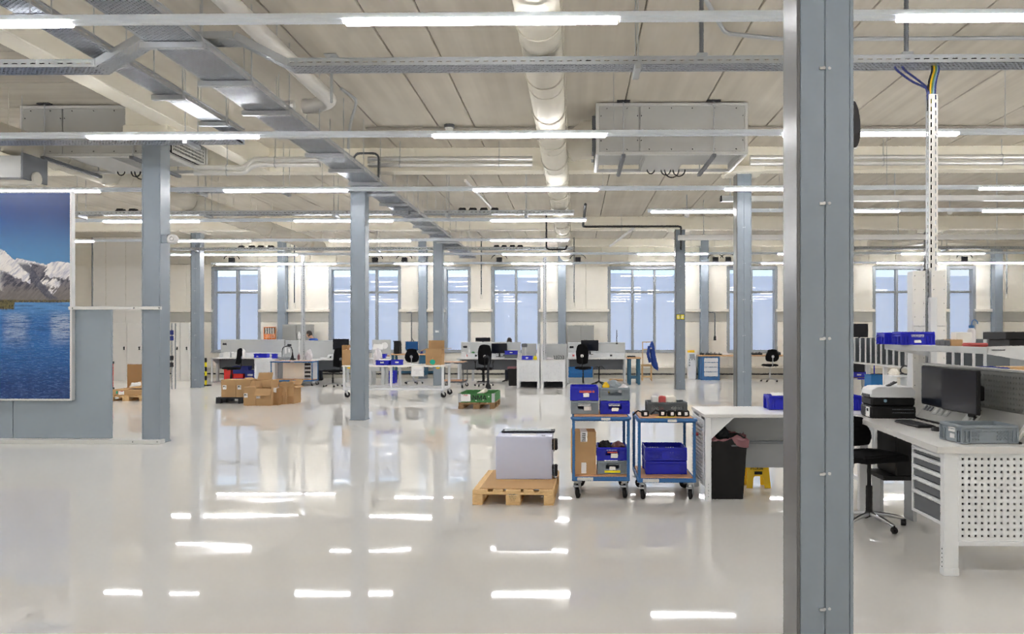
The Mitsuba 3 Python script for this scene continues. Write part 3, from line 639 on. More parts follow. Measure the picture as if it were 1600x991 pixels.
# white emergency horn on the near column
P = Parts(); x, y, z = X(270, 11.95), 11.95, Zp(373, 11.95)
P.add('lens', MB().lathe([(0, -.075), (.05, -.075), (.072, -.05), (.075, .03), (.05, .055), (0, .055)], (x, y, z), 22, 'y'), 'mat_white', 40)
P.add('dark_ring', MB().lathe([(.026, -.076), (.032, -.078), (.032, -.07), (.026, -.07)], (x + .02, y, z), 18, 'y'), 'mat_darkgrey', 40)
P.add('bracket', MB().box(x - .36, x - .04, y + .07, y + .10, z - .05, z + .08, .006).box(x - .07, x + .0, y + .02, y + .1, z - .03, z + .03).box(x - .10, x + .02, y + .02, y + .05, z - .02, z + .02), 'mat_steel_grey')
place(P, 'round_siren', 'round white siren on the grey column beside the picture', 'siren')
def power_pole(px, Y, z0, z1, label, w=.085, m='mat_white_sheet'):
    x = X(px, Y); P = Parts(); L = z1 - z0
    v, f = slotted(2, w, L, .075, .045, .012); P.add('front', MB().raw(np.c_[v[:, 0] + x - w/2, np.full(len(v), Y), v[:, 1] + z0], f), m)
    v, f = slotted(1, .07, L, .075, .045, .012, False)
    for s in (-1, 1): P.add('flank', MB().raw(np.c_[np.full(len(v), x + s*w/2), v[:, 0] + Y, v[:, 1] + z0], f), 'mat_zinc')
    P.add('inside', MB().box(x - w*.3, x + w*.3, Y + .055, Y + .07, z0, z1), 'mat_dark')
    return place(P, 'power_pole', label, 'power pole')
YPP = 7.72
power_pole(1458.5, YPP, 2.2, Zp(150, YPP), 'tall white slotted power pole rising from the nearest workbench')
for i, (dx, m, top) in enumerate(((-.045, 'mat_black', -.02), (-.02, 'mat_yellow', .0), (.0, 'mat_cable_green', .02), (.02, 'mat_cable_grey', .03), (.04, 'mat_cable_blue', .045))):
    x = X(1458, YPP) + dx * .8; z = Zp(150, YPP)
    single('cable', MB().tube(bend([(x, YPP + .03, z - .15), (x, YPP + .03, z + .1), (X(1458, YT) + top, YT - .03, ZX - .04), (X(1458, YT) + top, YT, ZX + .03)], 6, .2), .009, 6), m,
        ['black cable between the tall pole and the tray', 'yellow cable between the tall pole and the tray', 'green cable between the tall pole and the tray', 'pale grey cable between the tall pole and the tray', 'blue cable between the tall pole and the tray'][i], 'cable', smooth=40)
for i, (px, ex) in enumerate(((1397, 0), (1409, .012))):
    single('cable', MB().tube(bend([(X(px, YT), YT, ZX + .02), (X(px + 3, YT), YT, Zp(112, YT)), (X(px + 26, 8), 8.0, Zp(130 - i, 8.0)), (X(1451, YPP) + ex, YPP + .03, Zp(140, YPP)), (X(1452, YPP) + ex, YPP + .03, Zp(158, YPP))], 7, .5), .011, 6), 'mat_cable_blue', ['dark blue cable swinging from tray to pole, outer one', 'dark blue cable swinging from tray to pole, inner one'][i], 'cable', smooth=40)
power_pole(851, 24.6, .87, Zp(402, 24.6), 'slim white slotted power pole above the paired pegboard cabinets', .1, 'mat_zinc')
power_pole(473, 26.0, .80, Zp(396, 26.0), 'slim slotted power pole above the far left benches', .11, 'mat_zinc')
# ---------------------------------------------------------------- generic builders
def crate(w, d, h, m, vents=False, lab=(), open_handle=True, ribs=True):
    P = Parts(); t = .006
    P.add('floor', MB().box(-w/2 + .01, w/2 - .01, -d/2 + .01, d/2 - .01, .004, .012), m)
    def wall(L, handle, vent):
        pg = sbox(-L/2, 0.004, L/2, h - .02); cut = []
        if handle: cut.append(sbox(-.06, h - .075, .06, h - .035).buffer(.008))
        if vent:
            q = .0062
            for sx in (-1, 1):
                for i in range(10):
                    for j in range(9):
                        x, z = sx * (.045 + i * .0125), .028 + j * .009
                        if (i + j) % 2 == 0 and abs(x) < L/2 - .035 and z < h - .045: cut.append(Polygon([(x - q, z), (x, z - q), (x + q, z), (x, z + q)]))
        return pg.difference(unary_union(cut)) if cut else pg
    fw = wall(w - .02, open_handle, vents); sw = wall(d - .02, False, vents)
    P.add('wall', MB().poly(fw, -d/2 + .01, -d/2 + .01 + t, 'y'), m); P.add('wall', MB().poly(fw, d/2 - .01 - t, d/2 - .01, 'y'), m)
    P.add('wall', MB().poly(sw, -w/2 + .01, -w/2 + .01 + t, 'x'), m); P.add('wall', MB().poly(sw, w/2 - .01 - t, w/2 - .01, 'x'), m)
    r, g, k = MB(), MB(), MB()
    for s in (-1, 1):
        r.box(-w/2, w/2, s*d/2 - .012 * (s > 0), s*d/2 + .012 * (s < 0), h - .022, h, .003); r.box(s*w/2 - .012*(s > 0), s*w/2 + .012*(s < 0), -d/2 + .010, d/2 - .010, h - .022, h, .003)
        g.box(-w/2, w/2, s*d/2 - .010 * (s > 0), s*d/2 + .010 * (s < 0), h - .040, h - .034).box(s*w/2 - .010*(s > 0), s*w/2 + .010*(s < 0), -d/2 + .008, d/2 - .008, h - .040, h - .034)
    P.add('rim', r, m)
    if ribs:
        P.add('edge_strip', g, m)
        for s in (-1, 1):
            for e in (-1, 1):
                b = MB(); x0, y0 = e*(w/2 - .005), s*(d/2 - .005)
                b.box(x0 - .006, x0 + .006, y0 - .006, y0 + .006, .004, h - .022)
                for u in (.03, .06): b.box(x0 - e*u - .004, x0 - e*u + .004, y0 - .006, y0 + .006, .01, h - .034); b.box(x0 - .006, x0 + .006, y0 - s*u - .004, y0 - s*u + .004, .01, h - .034)
                b.box(min(x0, x0 - e*.064), max(x0, x0 - e*.064), y0 - .006, y0 + .006, .004, .012).box(x0 - .006, x0 + .006, min(y0, y0 - s*.064), max(y0, y0 - s*.064), .004, .012)
                P.add('corner_rib', b, m)
    for (x, z, lw, lh, lm) in lab: P.add('label_card', MB().box(x - lw/2, x + lw/2, -d/2 + .004, -d/2 + .0095, z - lh/2, z + lh/2), lm)
    return P
def pallet(w=.8, d=1.2, m='mat_pine', h=.144):
    P = Parts(); sw = w / .8; sd = d / 1.2
    xs = [(-.4, .145), (-.1995, .1), (-.0725 + 0, .145), (.0995, .1), (.255, .145)]
    for x, ww in xs: P.add('deck_board', MB().box(x*sw, (x + ww)*sw, -d/2, d/2, h - .022, h, .003), m)
    for y in (-d/2, -.0725*sd, d/2 - .145*sd): P.add('cross_board', MB().box(-w/2, w/2, y, y + .145*sd, h - .044, h - .022, .003), m)
    for x, ww in ((-.4, .1), (-.0725, .145), (.3, .1)):
        for y in (-d/2, -.0725*sd, d/2 - .145*sd): P.add('block', MB().box(x*sw, (x + ww)*sw, y, y + .145*sd, .022, h - .044, .004), m)
        P.add('bottom_board', MB().box(x*sw, (x + ww)*sw, -d/2, d/2, 0, .022, .003), m)
    return P
def caster(P, x, y, ztop, r=.05, m='mat_zinc', turn=20):
    M = RZ(turn, x, y, 0)
    P.add('caster', MB().box(-.045, .045, -.045, .045, ztop - .006, ztop).cyl((0, 0, ztop - .03), (0, 0, ztop - .006), .03, 12).poly(Polygon([(-.035, ztop - .03), (.035, ztop - .03), (.05, r - .01), (.015, r - .01)]), -.028, -.022, 'y').poly(Polygon([(-.035, ztop - .03), (.035, ztop - .03), (.05, r - .01), (.015, r - .01)]), .022, .028, 'y').box(-.05, .0, -.03, .03, ztop - .065, ztop - .05, .003).xf(M), m)
    P.add('wheel', MB().lathe([(.008, -.016), (r - .01, -.016), (r, -.010), (r, .010), (r - .01, .016), (.008, .016)], (.03, 0, r), 22, 'y').xf(M), 'mat_rubber', 40)
def cart(w=.57, d=.74, zt=.83, zb=.23, m='mat_blue_frame'):
    P = Parts(); s = .028; hb = w/2; hd = d/2
    for x in (-1, 1):
        for y in (-1, 1): P.add('post', MB().box(x*hb - s*(x > 0), x*hb + s*(x < 0), y*hd - s*(y > 0), y*hd + s*(y < 0), zb - .05, zt - .01, .004), m)
    for nm, z in (('upper_frame', zt), ('lower_frame', zb)):
        f = MB().box(-hb, hb, -hd - .004, -hd + .02, z - .05, z - .008, .006).box(-hb, hb, hd - .02, hd + .004, z - .05, z - .008, .006).box(-hb - .002, -hb + .02, -hd, hd, z - .05, z - .008, .006).box(hb - .02, hb + .002, -hd, hd, z - .05, z - .008, .006)
        if nm == 'upper_frame':
            f.tube(bend([(-hb, -hd + .02, z - .022), (-hb + .01, -hd - .05, z - .022), (hb - .01, -hd - .05, z - .022), (hb, -hd + .02, z - .022)], 5, .06), .018, 10)
        P.add(nm, f, m)
    P.add('upper_deck', MB().box(-hb + .02, hb - .02, -hd + .02, hd - .02, zt - .02, zt, .003), 'mat_board_brown'); P.add('lower_deck', MB().box(-hb + .02, hb - .02, -hd + .02, hd - .02, zb - .02, zb, .003), 'mat_board_brown')
    P.add('plate', MB().box(-hb + .05, -hb + .21, -hd - .008, -hd - .004, zb - .045, zb - .012), 'mat_unit_edge')
    P.add('plate', MB().box(.0, .09, -hd - .071, -hd - .067, zt - .036, zt - .010), 'mat_unit_edge')
    for x in (-1, 1):
        for y in (-1, 1): caster(P, x*(hb - .05), y*(hd - .06), zb - .05, .055, 'mat_zinc', 70 if y < 0 else 10)
    return P
def swivel_chair(zs=.50, back_h=.42, back_w=.38, arms=False, tall=.0, metal='mat_chrome', cone=False, bz=.10):
    P = Parts()
    for i in range(5):
        a = 2*math.pi*i/5 + .3; c, s = math.cos(a), math.sin(a)
        P.add('foot', MB().tube([(c*.03, s*.03, .105), (c*.17, s*.17, .09), (c*.30, s*.30, .062)], [.022, .019, .014], 8), metal, 40)
        P.add('wheel', MB().lathe([(.006, -.02), (.026, -.02), (.028, -.014), (.028, .014), (.026, .02), (.006, .02)], (0, 0, 0), 14, 'y').xf(RZ(math.degrees(a) + 60, c*.30, s*.30, .028)).cyl((c*.30, s*.30, .03), (c*.30, s*.30, .065), .008, 6), 'mat_black', 40)
    P.add('column', MB().cyl((0, 0, .08), (0, 0, .08 + (zs - .14)*.55), .028, 14).cyl((0, 0, .08 + (zs - .14)*.5), (0, 0, zs - .06), .016, 12), metal if not cone else 'mat_black', 40)
    P.add('mechanism', MB().box(-.11, .11, -.13, .10, zs - .075, zs - .045, .012).box(-.02, .02, -.30, -.10, zs - .07, zs - .05, .006).tube([(.08, 0, zs - .06), (.26, .02, zs - .08)], .006, 6).tube([(-.08, 0, zs - .06), (-.24, .05, zs - .08)], .006, 6), 'mat_black')
    sh = [(-.22, .20), (.22, .20), (.235, .12), (.225, -.16), (.18, -.22), (-.18, -.22), (-.225, -.16), (-.235, .12)]
    cs = manifold3d.CrossSection([np.array(sh)[::-1] if Polygon(sh).exterior.is_ccw is False else np.array(sh)]).offset(.02, manifold3d.JoinType.Round, 2, 16)
    P.add('seat', MB().mesh(manifold3d.Manifold.extrude(cs, .045).translate([0, 0, zs - .045])).mesh(manifold3d.Manifold.extrude(cs.offset(-.02, manifold3d.JoinType.Round, 2, 16), .015, 0, 0, [.92, .92]).translate([0, 0, zs])), 'mat_fabric', 40)
    # curved backrest at -y
    zb0 = zs + bz; n = 9; k = 9; v = []
    for j in range(k + 1):
        t = j / k; wv = back_w/2 * (.72 + .35*math.sin(math.pi*min(1, t*1.15 + .05)) if back_h < .5 else (.8 + .3*math.sin(math.pi*(t*.6 + .12)) - (.25*max(0, t - .6) / .4)))
        for i in range(n + 1):
            u = 2*i/n - 1; e = 1 - .12*(abs(2*t - 1))**4*abs(u)**2
            v.append((u*wv, -.25 + .05*u*u - .02*math.sin(t*math.pi) - .06*t, zb0 + back_h*((t - .5)*e + .5)))
    v = np.array(v); back = v + [0, -.035, 0]; f = []; m = len(v); W = n + 1
    for j in range(k):
        for i in range(n):
            a, b, c, d = j*W+i, j*W+i+1, (j+1)*W+i+1, (j+1)*W+i
            f += [[a, c, b], [a, d, c], [a+m, b+m, c+m], [a+m, c+m, d+m]]
    ring = [i for i in range(W)] + [j*W + n for j in range(1, k+1)] + [k*W + i for i in range(n-1, -1, -1)] + [j*W for j in range(k-1, 0, -1)]
    for q in range(len(ring)):
        a, b = ring[q], ring[(q+1) % len(ring)]; f += [[a, b, b+m], [a, b+m, a+m]]
    P.add('backrest', MB().raw(np.vstack([v, back]), f), 'mat_fabric', 50)
    P.add('back_bar', MB().tube([(0, -.10, zs - .06), (0, -.29, zs - .05), (0, -.335, zs + .06), (0, -.335, zb0 + back_h*.45)], .016, 8), metal if not cone else 'mat_black', 40)
    P.add('back_bracket', MB().lathe([(0, -.012), (.05, -.012), (.045, .006), (0, .006)], (0, -.335, zb0 + back_h*.42), 16, 'y'), metal, 40)
    if arms:
        for s in (-1, 1): P.add('armrest', MB().tube([(s*.20, -.02, zs - .05), (s*.28, -.02, zs - .03), (s*.28, -.02, zs + .19)], .014, 8).box(s*.28 - .035, s*.28 + .035, -.12, .12, zs + .19, zs + .22, .01), 'mat_black')
    return P
def monitor(w=.54, h=.32, m='mat_screen', stand=True, arm=False):
    P = Parts(); z0 = .12 if stand else 0
    P.add('housing', MB().box(-w/2, w/2, 0, .03, z0, z0 + h, .006).box(-w*.25, w*.25, .03, .055, z0 + .05, z0 + h - .06, .008), 'mat_black')
    P.add('screen', MB().box(-w/2 + .008, w/2 - .008, -.003, .002, z0 + .014, z0 + h - .008), m)
    if stand: P.add('stand', MB().box(-.025, .025, .055, .08, 0, z0 + h*.5, .004).box(-.11, .11, -.04, .14, 0, .012, .004), 'mat_black')
    return P
def letters(P, text, height, x, y, z, m='mat_ink', part='lettering', cx=True, bold=True):
    t = meshkit.text_mesh(text, height, .0012, bold); v = np.array(t.vertices); w = v[:, 0].max() - v[:, 0].min()
    v = np.c_[v[:, 0] - v[:, 0].min() - (w/2 if cx else 0) + x, y - v[:, 2], v[:, 1] + z]; P.add(part, MB().raw(v, t.faces[:, ::1]), m)
def carton(w, d, h, flaps=True, m='mat_cardboard', lab=None, tape=False, op=(28, 22, 30, 24)):
    P = Parts(); t = .006
    P.add('body', MB().box(-w/2, w/2, -d/2, -d/2 + t, 0, h).box(-w/2, w/2, d/2 - t, d/2, 0, h).box(-w/2, -w/2 + t, -d/2 + t, d/2 - t, 0, h).box(w/2 - t, w/2, -d/2 + t, d/2 - t, 0, h).box(-w/2 + t, w/2 - t, -d/2 + t, d/2 - t, 0, t), m)
    if flaps == 'open':
        q = d * .48; p = w * .48
        P.add('flap', MB().box(-w/2, w/2, -q, 0, -.002, .002).xf(RX(op[0] + 180 * 0, 0, -d/2, h) @ RX(-2)), m)
        P.add('flap', MB().box(-w/2, w/2, 0, q, -.002, .002).xf(RX(180 - op[1] - 90, 0, d/2, h)), m)
        P.add('flap', MB().box(-p, 0, -d/2, d/2, -.002, .002).xf(RY(op[2] + 20, -w/2, 0, h)), m)
        P.add('flap', MB().box(0, p, -d/2, d/2, -.002, .002).xf(RY(-op[3] - 30, w/2, 0, h)), m)
    else:
        P.add('flap', MB().box(-w/2, w/2, -d/2, -.001, h - .004, h, .001), m); P.add('flap', MB().box(-w/2, w/2, .001, d/2, h - .004, h, .001), m)
    if tape: P.add('tape', MB().box(-.035, .035, -d/2 - .001, d/2, h, h + .001).box(-.035, .035, -d/2 - .0012, -d/2, h - tape, h), 'mat_paper')
    for (x, z, lw, lh) in (lab or ()):
        P.add('label_sheet', MB().box(x - lw/2, x + lw/2, -d/2 - .0015, -d/2, z - lh/2, z + lh/2), 'mat_paper')
        P.add('barcode', MB().box(x - lw*.32, x - lw*.02, -d/2 - .002, -d/2 - .0015, z - lh*.05, z + lh*.35).box(x + lw*.1, x + lw*.3, -d/2 - .002, -d/2 - .0015, z, z + lh*.25), 'mat_ink')
    return P
def heap(name, label, x, y, z, w, d, h, m, seed=1, smooth=30, cat='bag', n=3, amp=.35):
    ico = trimesh.creation.icosphere(subdivisions=n); v = np.array(ico.vertices)
    k = 1 + amp * (meshkit.fbm(v * 2.3 + seed, 4, seed) - .5) * 2; v = v * k[:, None]; v[:, 2] = np.maximum(v[:, 2], -.5) + .5
    v *= [w/2, d/2, h/1.5]; return single(name, MB().raw(v + [x, y, z], ico.faces), m, label, cat, smooth=smooth)
# ---------------------------------------------------------------- pallet with the grey box
pyF = fy(790); PXc = X(804, pyF)
place(pallet(.79, 1.15), 'pallet', 'clean pine pallet under the lavender grey box', 'pallet', PXc, pyF + .575, 0, -1.5)
single('cardboard_sheet', MB().box(-.34, .37, -.52, .54, 0, .007), 'mat_cardboard', 'flat brown cardboard sheet lying on the pine pallet', 'cardboard', x=PXc + .01, y=pyF + .575, z=.144, rot=-1.5)
P = Parts(); t = meshkit.text_mesh
P.add('', MB().box(-.048, .048, -.0015, 0, -.042, .042), 'mat_paper'); P.d = {'sheet': P.d['']}
for i, s in enumerate(('R.Muller', 'Wertheim', 'PAL 804', 'LT 12')): letters(P, s, .011, 0, -.0018, .022 - i*.019)
place(P, 'shipping_label', 'white printed label on the middle block of the pine pallet', 'label', PXc - .02, pyF - .001 + .004, .075, -1.5)
yB = 8.28; x0, x1 = X(775, yB), X(862.5, yB); zB = .151; hB = .445
P = Parts(); w = x1 - x0
P.add('body', MB().box(0, w, 0, .50, 0, hB - .004, .004), 'mat_lavender')
P.add('lid_frame', MB().box(.03, w + .02, .30, .50, hB - .002, hB + .018, .006), 'mat_dark'); P.add('lid_glass', MB().box(.06, w - .02, .31, .48, hB + .018, hB + .022), 'mat_frame_grey')
for i, z in enumerate((.08, .35)):
    P.add('side_bracket', MB().box(w, w + .055, .06, .15, z - .055, z + .055, .006), 'mat_dark'); P.add('bolt', MB().cyl((w + .02, .055, z - .07), (w + .02, .055, z + .07), .008, 8), 'mat_chrome')
P.add('foot', MB().cyl((w + .03, .1, -.005), (w + .03, .1, .03), .018, 12), 'mat_chrome')
P.add('seal_dot', MB().box(w - .11, w - .07, .06, .075, hB - .004, hB - .001), 'mat_dark')
place(P, 'equipment_box', 'lavender grey sheet metal equipment box with two black side brackets on the pallet', 'box', x0, yB, zB, 0)
single('paper_sheet', MB().box(-.13, .13, -.07, .07, 0, .002), 'mat_paper', 'white paper lying on top of the lavender grey box', 'paper', x=x0 + .28, y=yB + .17, z=zB + hB - .003, rot=6)
# ---------------------------------------------------------------- two blue carts
C1 = cart(.575, .74, .835, .235); c1x, c1y = X(939, 8.0), 8.0 + .37
place(C1, 'transport_cart', 'blue two deck cart stacked with four crates and a carton, left of its twin', 'cart', c1x, c1y)
C2 = cart(.575, .74, .825, .23); c2x, c2y = X(1042, 7.95), 7.95 + .37
place(C2, 'transport_cart', 'blue two deck cart carrying a dark grey crate, beside the white workbench', 'cart', c2x, c2y)
lw = [(.03, .045, .10, .035, 'mat_paper')]
def cr(px0, px1, y, z, h, m, label, d=.38, vents=False, lab=(), rot=0, extra=None, oh=True, group=None):
    a, b = X(px0, y), X(px1, y); P = crate(b - a, d, h, m, vents, lab, oh, y < 12)
    if extra: extra(P, b - a, d, h)
    return place(P, 'crate', label, 'crate', (a + b)/2, y + d/2, z, rot, group=group)
yc = 8.16; zc = .836
def redlab(P, w, d, h):
    P.add('red_label', MB().box(-.05, .11, -d/2 + .002, -d/2 + .0095, h - .062, h - .034), 'mat_red_label')
cr(892, 935, yc, zc, .135, 'mat_grey_plastic', 'grey crate under the blue crate, left bottom of four on the cart', lab=[(.03, .06, .075, .04, 'mat_paper')])
cr(891, 935, yc, zc + .137, .145, 'mat_blue_plastic', 'blue crate with red label on top of the left stack on the cart', lab=[(.02, .06, .06, .04, 'mat_paper')], extra=redlab, oh=False)
cr(938.5, 984, yc, zc, .135, 'mat_blue_plastic', 'blue crate under the full grey crate on the cart', lab=[(0, .05, .07, .035, 'mat_paper')])
cr(938, 984, yc, zc + .137, .135, 'mat_grey_plastic', 'grey crate filled with packed parts on top of the right stack')
zt = zc + .275
heap('packed_part', 'grey foil packed part in the filled grey crate', X(958, yc), yc + .16, zt - .07, .2, .2, .13, 'mat_grey_plastic', 3, False, 'part')
heap('yellow_bag', 'small yellow bag in the filled grey crate', X(947, yc), yc + .08, zt - .06, .07, .08, .11, 'mat_yellow', 5, False)
heap('white_bag', 'white crumpled bag at the right of the filled grey crate', X(974, yc), yc + .15, zt - .06, .13, .2, .08, 'mat_bag_white', 6, False)
zl = .236
CB = carton(.245, .30, .43, True, tape=.10, lab=None); CB.add('tape_end', MB().box(-.025, .025, -.1515, -.15, .01, .12), 'mat_paper')
for i in range(5): CB.add('tape_print', MB().box(-.018, .018, -.1522, -.1515, .335 + i*.018, .344 + i*.018), 'mat_ink')
place(CB, 'carton', 'tall brown carton closed with printed tape on the lower deck of the cart', 'carton', X(911.5, 8.08), 8.08 + .16, zl, 2)
cr(934, 980, 8.1, zl, .135, 'mat_grey_plastic', 'grey crate with yellow label on the lower deck of the cart', lab=[(0, .026, .165, .022, 'mat_yellow_vivid'), (0, .06, .06, .035, 'mat_paper')])
cr(933, 981, 8.1, zl + .137, .135, 'mat_blue_plastic', 'blue crate with two bags on the lower deck of the cart', lab=[(.02, .05, .07, .045, 'mat_paper'), (.0, .085, .1, .015, 'mat_red_label')])
heap('dark_bag', 'black plastic bag in the blue crate on the lower deck', X(946, 8.1), 8.25, zl + .235, .13, .2, .09, 'mat_dark', 8, False)
heap('brown_bag', 'brown antistatic bag in the blue crate on the lower deck', X(967, 8.1), 8.25, zl + .235, .14, .22, .08, 'mat_bag_red', 9, False)
cr(1012, 1074, 8.28, .826, .125, 'mat_grey_dark_plastic', 'dark grey perforated crate on the upper deck of the right cart', d=.3, vents=True, oh=False)
for px, lab, m in ((1024, 'white bottle pack standing in the dark grey crate', 'mat_white'), (1036, 'red and white pack standing in the dark grey crate', 'mat_red_label'), (1048, 'cream box standing in the dark grey crate', 'mat_cream')):
    single('pack', MB().box(-.035 if m != 'mat_cream' else -.05, .035 if m != 'mat_cream' else .06, -.05, .05, 0, .165, .012), m, lab, 'package', x=X(px, 8.35), y=8.42, z=.84)
for i, (px, dy) in enumerate(((1008, .0), (1036, .03), (1049, .01), (1062, .03), (1071, .0))):
    P = Parts(); P.add('housing', MB().box(-.035, .035, -.03, .03, 0, .06, .008), 'mat_black'); P.add('label_card', MB().box(-.015, .015, -.0315, -.03, .012, .045), 'mat_paper')
    P.add('lead', MB().tube([(-.03, 0, .04), (-.07, .02, .055), (-.10, .03, .03), (-.12, .02, .010)], .008, 6), 'mat_black', 40)
    place(P, 'power_adapter', ['black power adapter at the left end of the row on the right cart', 'second black power adapter of the row on the right cart', 'middle black power adapter of the row on the right cart', 'fourth black power adapter of the row on the right cart', 'black power adapter at the right end of the row on the cart'][i], 'adapter', X(px, 8.08), 8.08 + dy, .826, [5, -8, 12, -4, 6][i])
single('warning_strip', MB().box(-.12, .10, -.012, .012, 0, .002), 'mat_yellow_vivid', 'yellow black strip on the front rim of the right cart', 'strip', x=c2x, y=7.95 + .035, z=.827)
cr(1009, 1073, 8.12, .231, .135, 'mat_blue_plastic', 'lower of two blue crates on the lower deck of the right cart', d=.42, oh=False)
cr(1008, 1073.5, 8.12, .368, .135, 'mat_blue_plastic', 'upper perforated blue crate on the lower deck of the right cart', d=.42, vents=True, oh=False)
# ---------------------------------------------------------------- white workbench with the bin
yM = 7.92; mx0 = X(1100, yM); mx1 = 3.02; zM = .865; dM = .86
P = Parts()
P.add('top', MB().box(mx0, mx1, yM - .02, yM + dM, zM - .035, zM, .004), 'mat_bench_top')
for x in (mx0 + .015, mx1 - .075):
    for y in (yM, yM + dM - .08): P.add('leg', MB().box(x, x + .058, y, y + .06, .0, zM - .035, .004), 'mat_bench')
    P.add('brace', MB().box(x + .01, x + .05, yM + .06, yM + dM - .08, .12, .16, .004), 'mat_bench')
P.add('gusset', MB().poly(Polygon([(mx0 + .073, zM - .036), (mx0 + .30, zM - .036), (mx0 + .073, zM - .25)]), yM + .02, yM + .03, 'y'), 'mat_bench'); P.add('gusset', MB().poly(Polygon([(mx1 - .08, zM - .036), (mx1 - .31, zM - .036), (mx1 - .08, zM - .25)]), yM + .02, yM + .03, 'y'), 'mat_bench')
P.add('back_panel', MB().box(mx0 + .07, mx1 - .07, yM + .60, yM + .615, .50, zM - .04), 'mat_mid_grey'); P.add('back_panel', MB().box(mx0 + .07, mx1 - .07, yM + .57, yM + .585, .245, .52), 'mat_mid_grey'); P.add('cable_ledge', MB().box(mx0 + .07, mx1 - .07, yM + .55, yM + .615, .495, .525, .004), 'mat_frame_grey')
for i in range(5): P.add('foot_hole', MB().cyl((mx0 + .044, yM - .002, .05 + i*.03), (mx0 + .044, yM + .003, .05 + i*.03), .005, 6), 'mat_darkgrey')
place(P, 'workbench', 'white workbench with grey back panel behind the black bin', 'workbench')
P = Parts(); v = []
P.add('frame', MB().box(-.012, .0, 0, .72, .14, .80, .003), 'mat_bench')
for i in range(16): P.add('sheet_slot', MB().box(-.03, -.012, .03, .69, .17 + i*.0385, .178 + i*.0385), 'mat_far_panel')
place(P, 'sheet_rack', 'white slatted side rack on the left end of the white workbench', 'rack', mx0 + .015, yM + .065)
single('grip', MB().tube([(0, 0, 0), (-.05, -.02, .002), (-.06, -.02, .0)], .016, 8), 'mat_red_label', 'small reddish grip on the slatted rack', 'grip', smooth=40, x=mx0 - .012, y=yM + .30, z=.63)
P = Parts(); bw, bt = .155, .188
def frus(a, b, z0, z1, ty=1.25): return [[-a, -a*ty, z0], [a, -a*ty, z0], [a, a*ty, z0], [-a, a*ty, z0], [-b, -b*ty, z1], [b, -b*ty, z1], [b, b*ty, z1], [-b, b*ty, z1]]
P.add('body', MB().raw(frus(bw, bt, 0, .60), BOXF), 'mat_black'); P.add('rim', MB().raw(frus(bt + .008, bt + .010, .56, .61), BOXF), 'mat_black'); P.add('badge', MB().box(.03, .11, -bt*1.25 - .008, -bt*1.25 + .002, .535, .55), 'mat_darkgrey')
bx, by = X(1138, 8.0), 8.0 + bt*1.25
place(P, 'waste_bin', 'black tapered waste bin in front of the white workbench', 'bin', bx, by)
ring = []
P = Parts(); nn = 48
v, f = [], []
for lev, (off, z) in enumerate(((-.03, .57), (.004, .622), (.018, .605), (.014, .575))):
    for i in range(nn):
        a = 2*math.pi*i/nn; c, s = math.cos(a), math.sin(a); q = 1 / max(abs(c), abs(s))
        jit = .018*math.sin(5*a + lev) + .012*math.sin(11*a + 2*lev); R = bt + off
        v.append((c*q*R + jit*.35, s*q*R*1.25 + jit*.35, z + jit + (.03*math.sin(3*a + 1) + .015*math.sin(8*a) if lev == 3 else 0)))
for l in range(3):
    for i in range(nn):
        a, b = l*nn+i, l*nn+(i+1) % nn; f += [[a, b, b+nn], [a, b+nn, a+nn]]
P.add('', MB().raw(v, f), 'mat_bag_red')
place(P, 'bin_liner', 'reddish translucent liner folded over the rim of the black bin', 'bin liner', bx, by)
heap('bag_scrap', 'grey crumpled plastic sticking out of the black bin', bx - .05, by, .57, .2, .22, .14, 'mat_dark', 12, False, 'scrap')
# wet floor sign behind the bench
P = Parts(); sx, sy = X(1185.5, 8.62), 8.58
pan = Polygon([(-.085, .62), (.085, .62), (.13, 0), (.065, 0), (.055, .105), (.04, .128), (-.04, .128), (-.055, .105), (-.065, 0), (-.13, 0)])
for nm, tilt in (('front_panel', -9), ('back_panel', 9)):
    s = 1 if tilt < 0 else -1
    P.add(nm, MB().poly(pan.buffer(-.004).buffer(.004), -.006, .006, 'y').xf(RX(tilt, 0, -.10*s, 0)), 'mat_yellow')
P.add('hinge', MB().cyl((-.07, 0, .615), (.07, 0, .615), .014, 10), 'mat_yellow')
for txt, z, hh in (('CAUTION', .50, .032), ('WET', .36, .045), ('FLOOR', .196, .030)):
    t = meshkit.text_mesh(txt, hh, .002, True); vv = np.array(t.vertices); vv[:, 0] -= vv[:, 0].mean(); 
    P.add('lettering', MB().raw(np.c_[vv[:, 0], -.0075 - vv[:, 2], vv[:, 1] + z], t.faces).xf(RX(-9, 0, -.10, 0)), 'mat_ink')
P.add('emblem', MB().poly(sbox(-.035, .152, .035, .172).buffer(.006), -.0085, -.006, 'y').xf(RX(-9, 0, -.10, 0)), 'mat_ink')
place(P, 'wet_floor_sign', 'yellow folding wet floor sign behind the white workbench', 'floor sign', sx, sy + .14)
cr(1202, 1246, 8.35, zM, .15, 'mat_blue_plastic', 'blue crate on the white workbench, left of the nearest column', d=.26, oh=False)
single('paper_sheet', MB().box(-.10, .10, -.08, .08, 0, .003).xf(RX(14)), 'mat_paper', 'white paper sticking out of the blue crate by the nearest column', 'paper', x=X(1220, 8.5), y=8.48, z=zM + .145)
cr(1318, 1346.5, 8.3, zM, .155, 'mat_blue_plastic', 'blue crate on the bench, peeping out right of the nearest column', d=.3, oh=False)
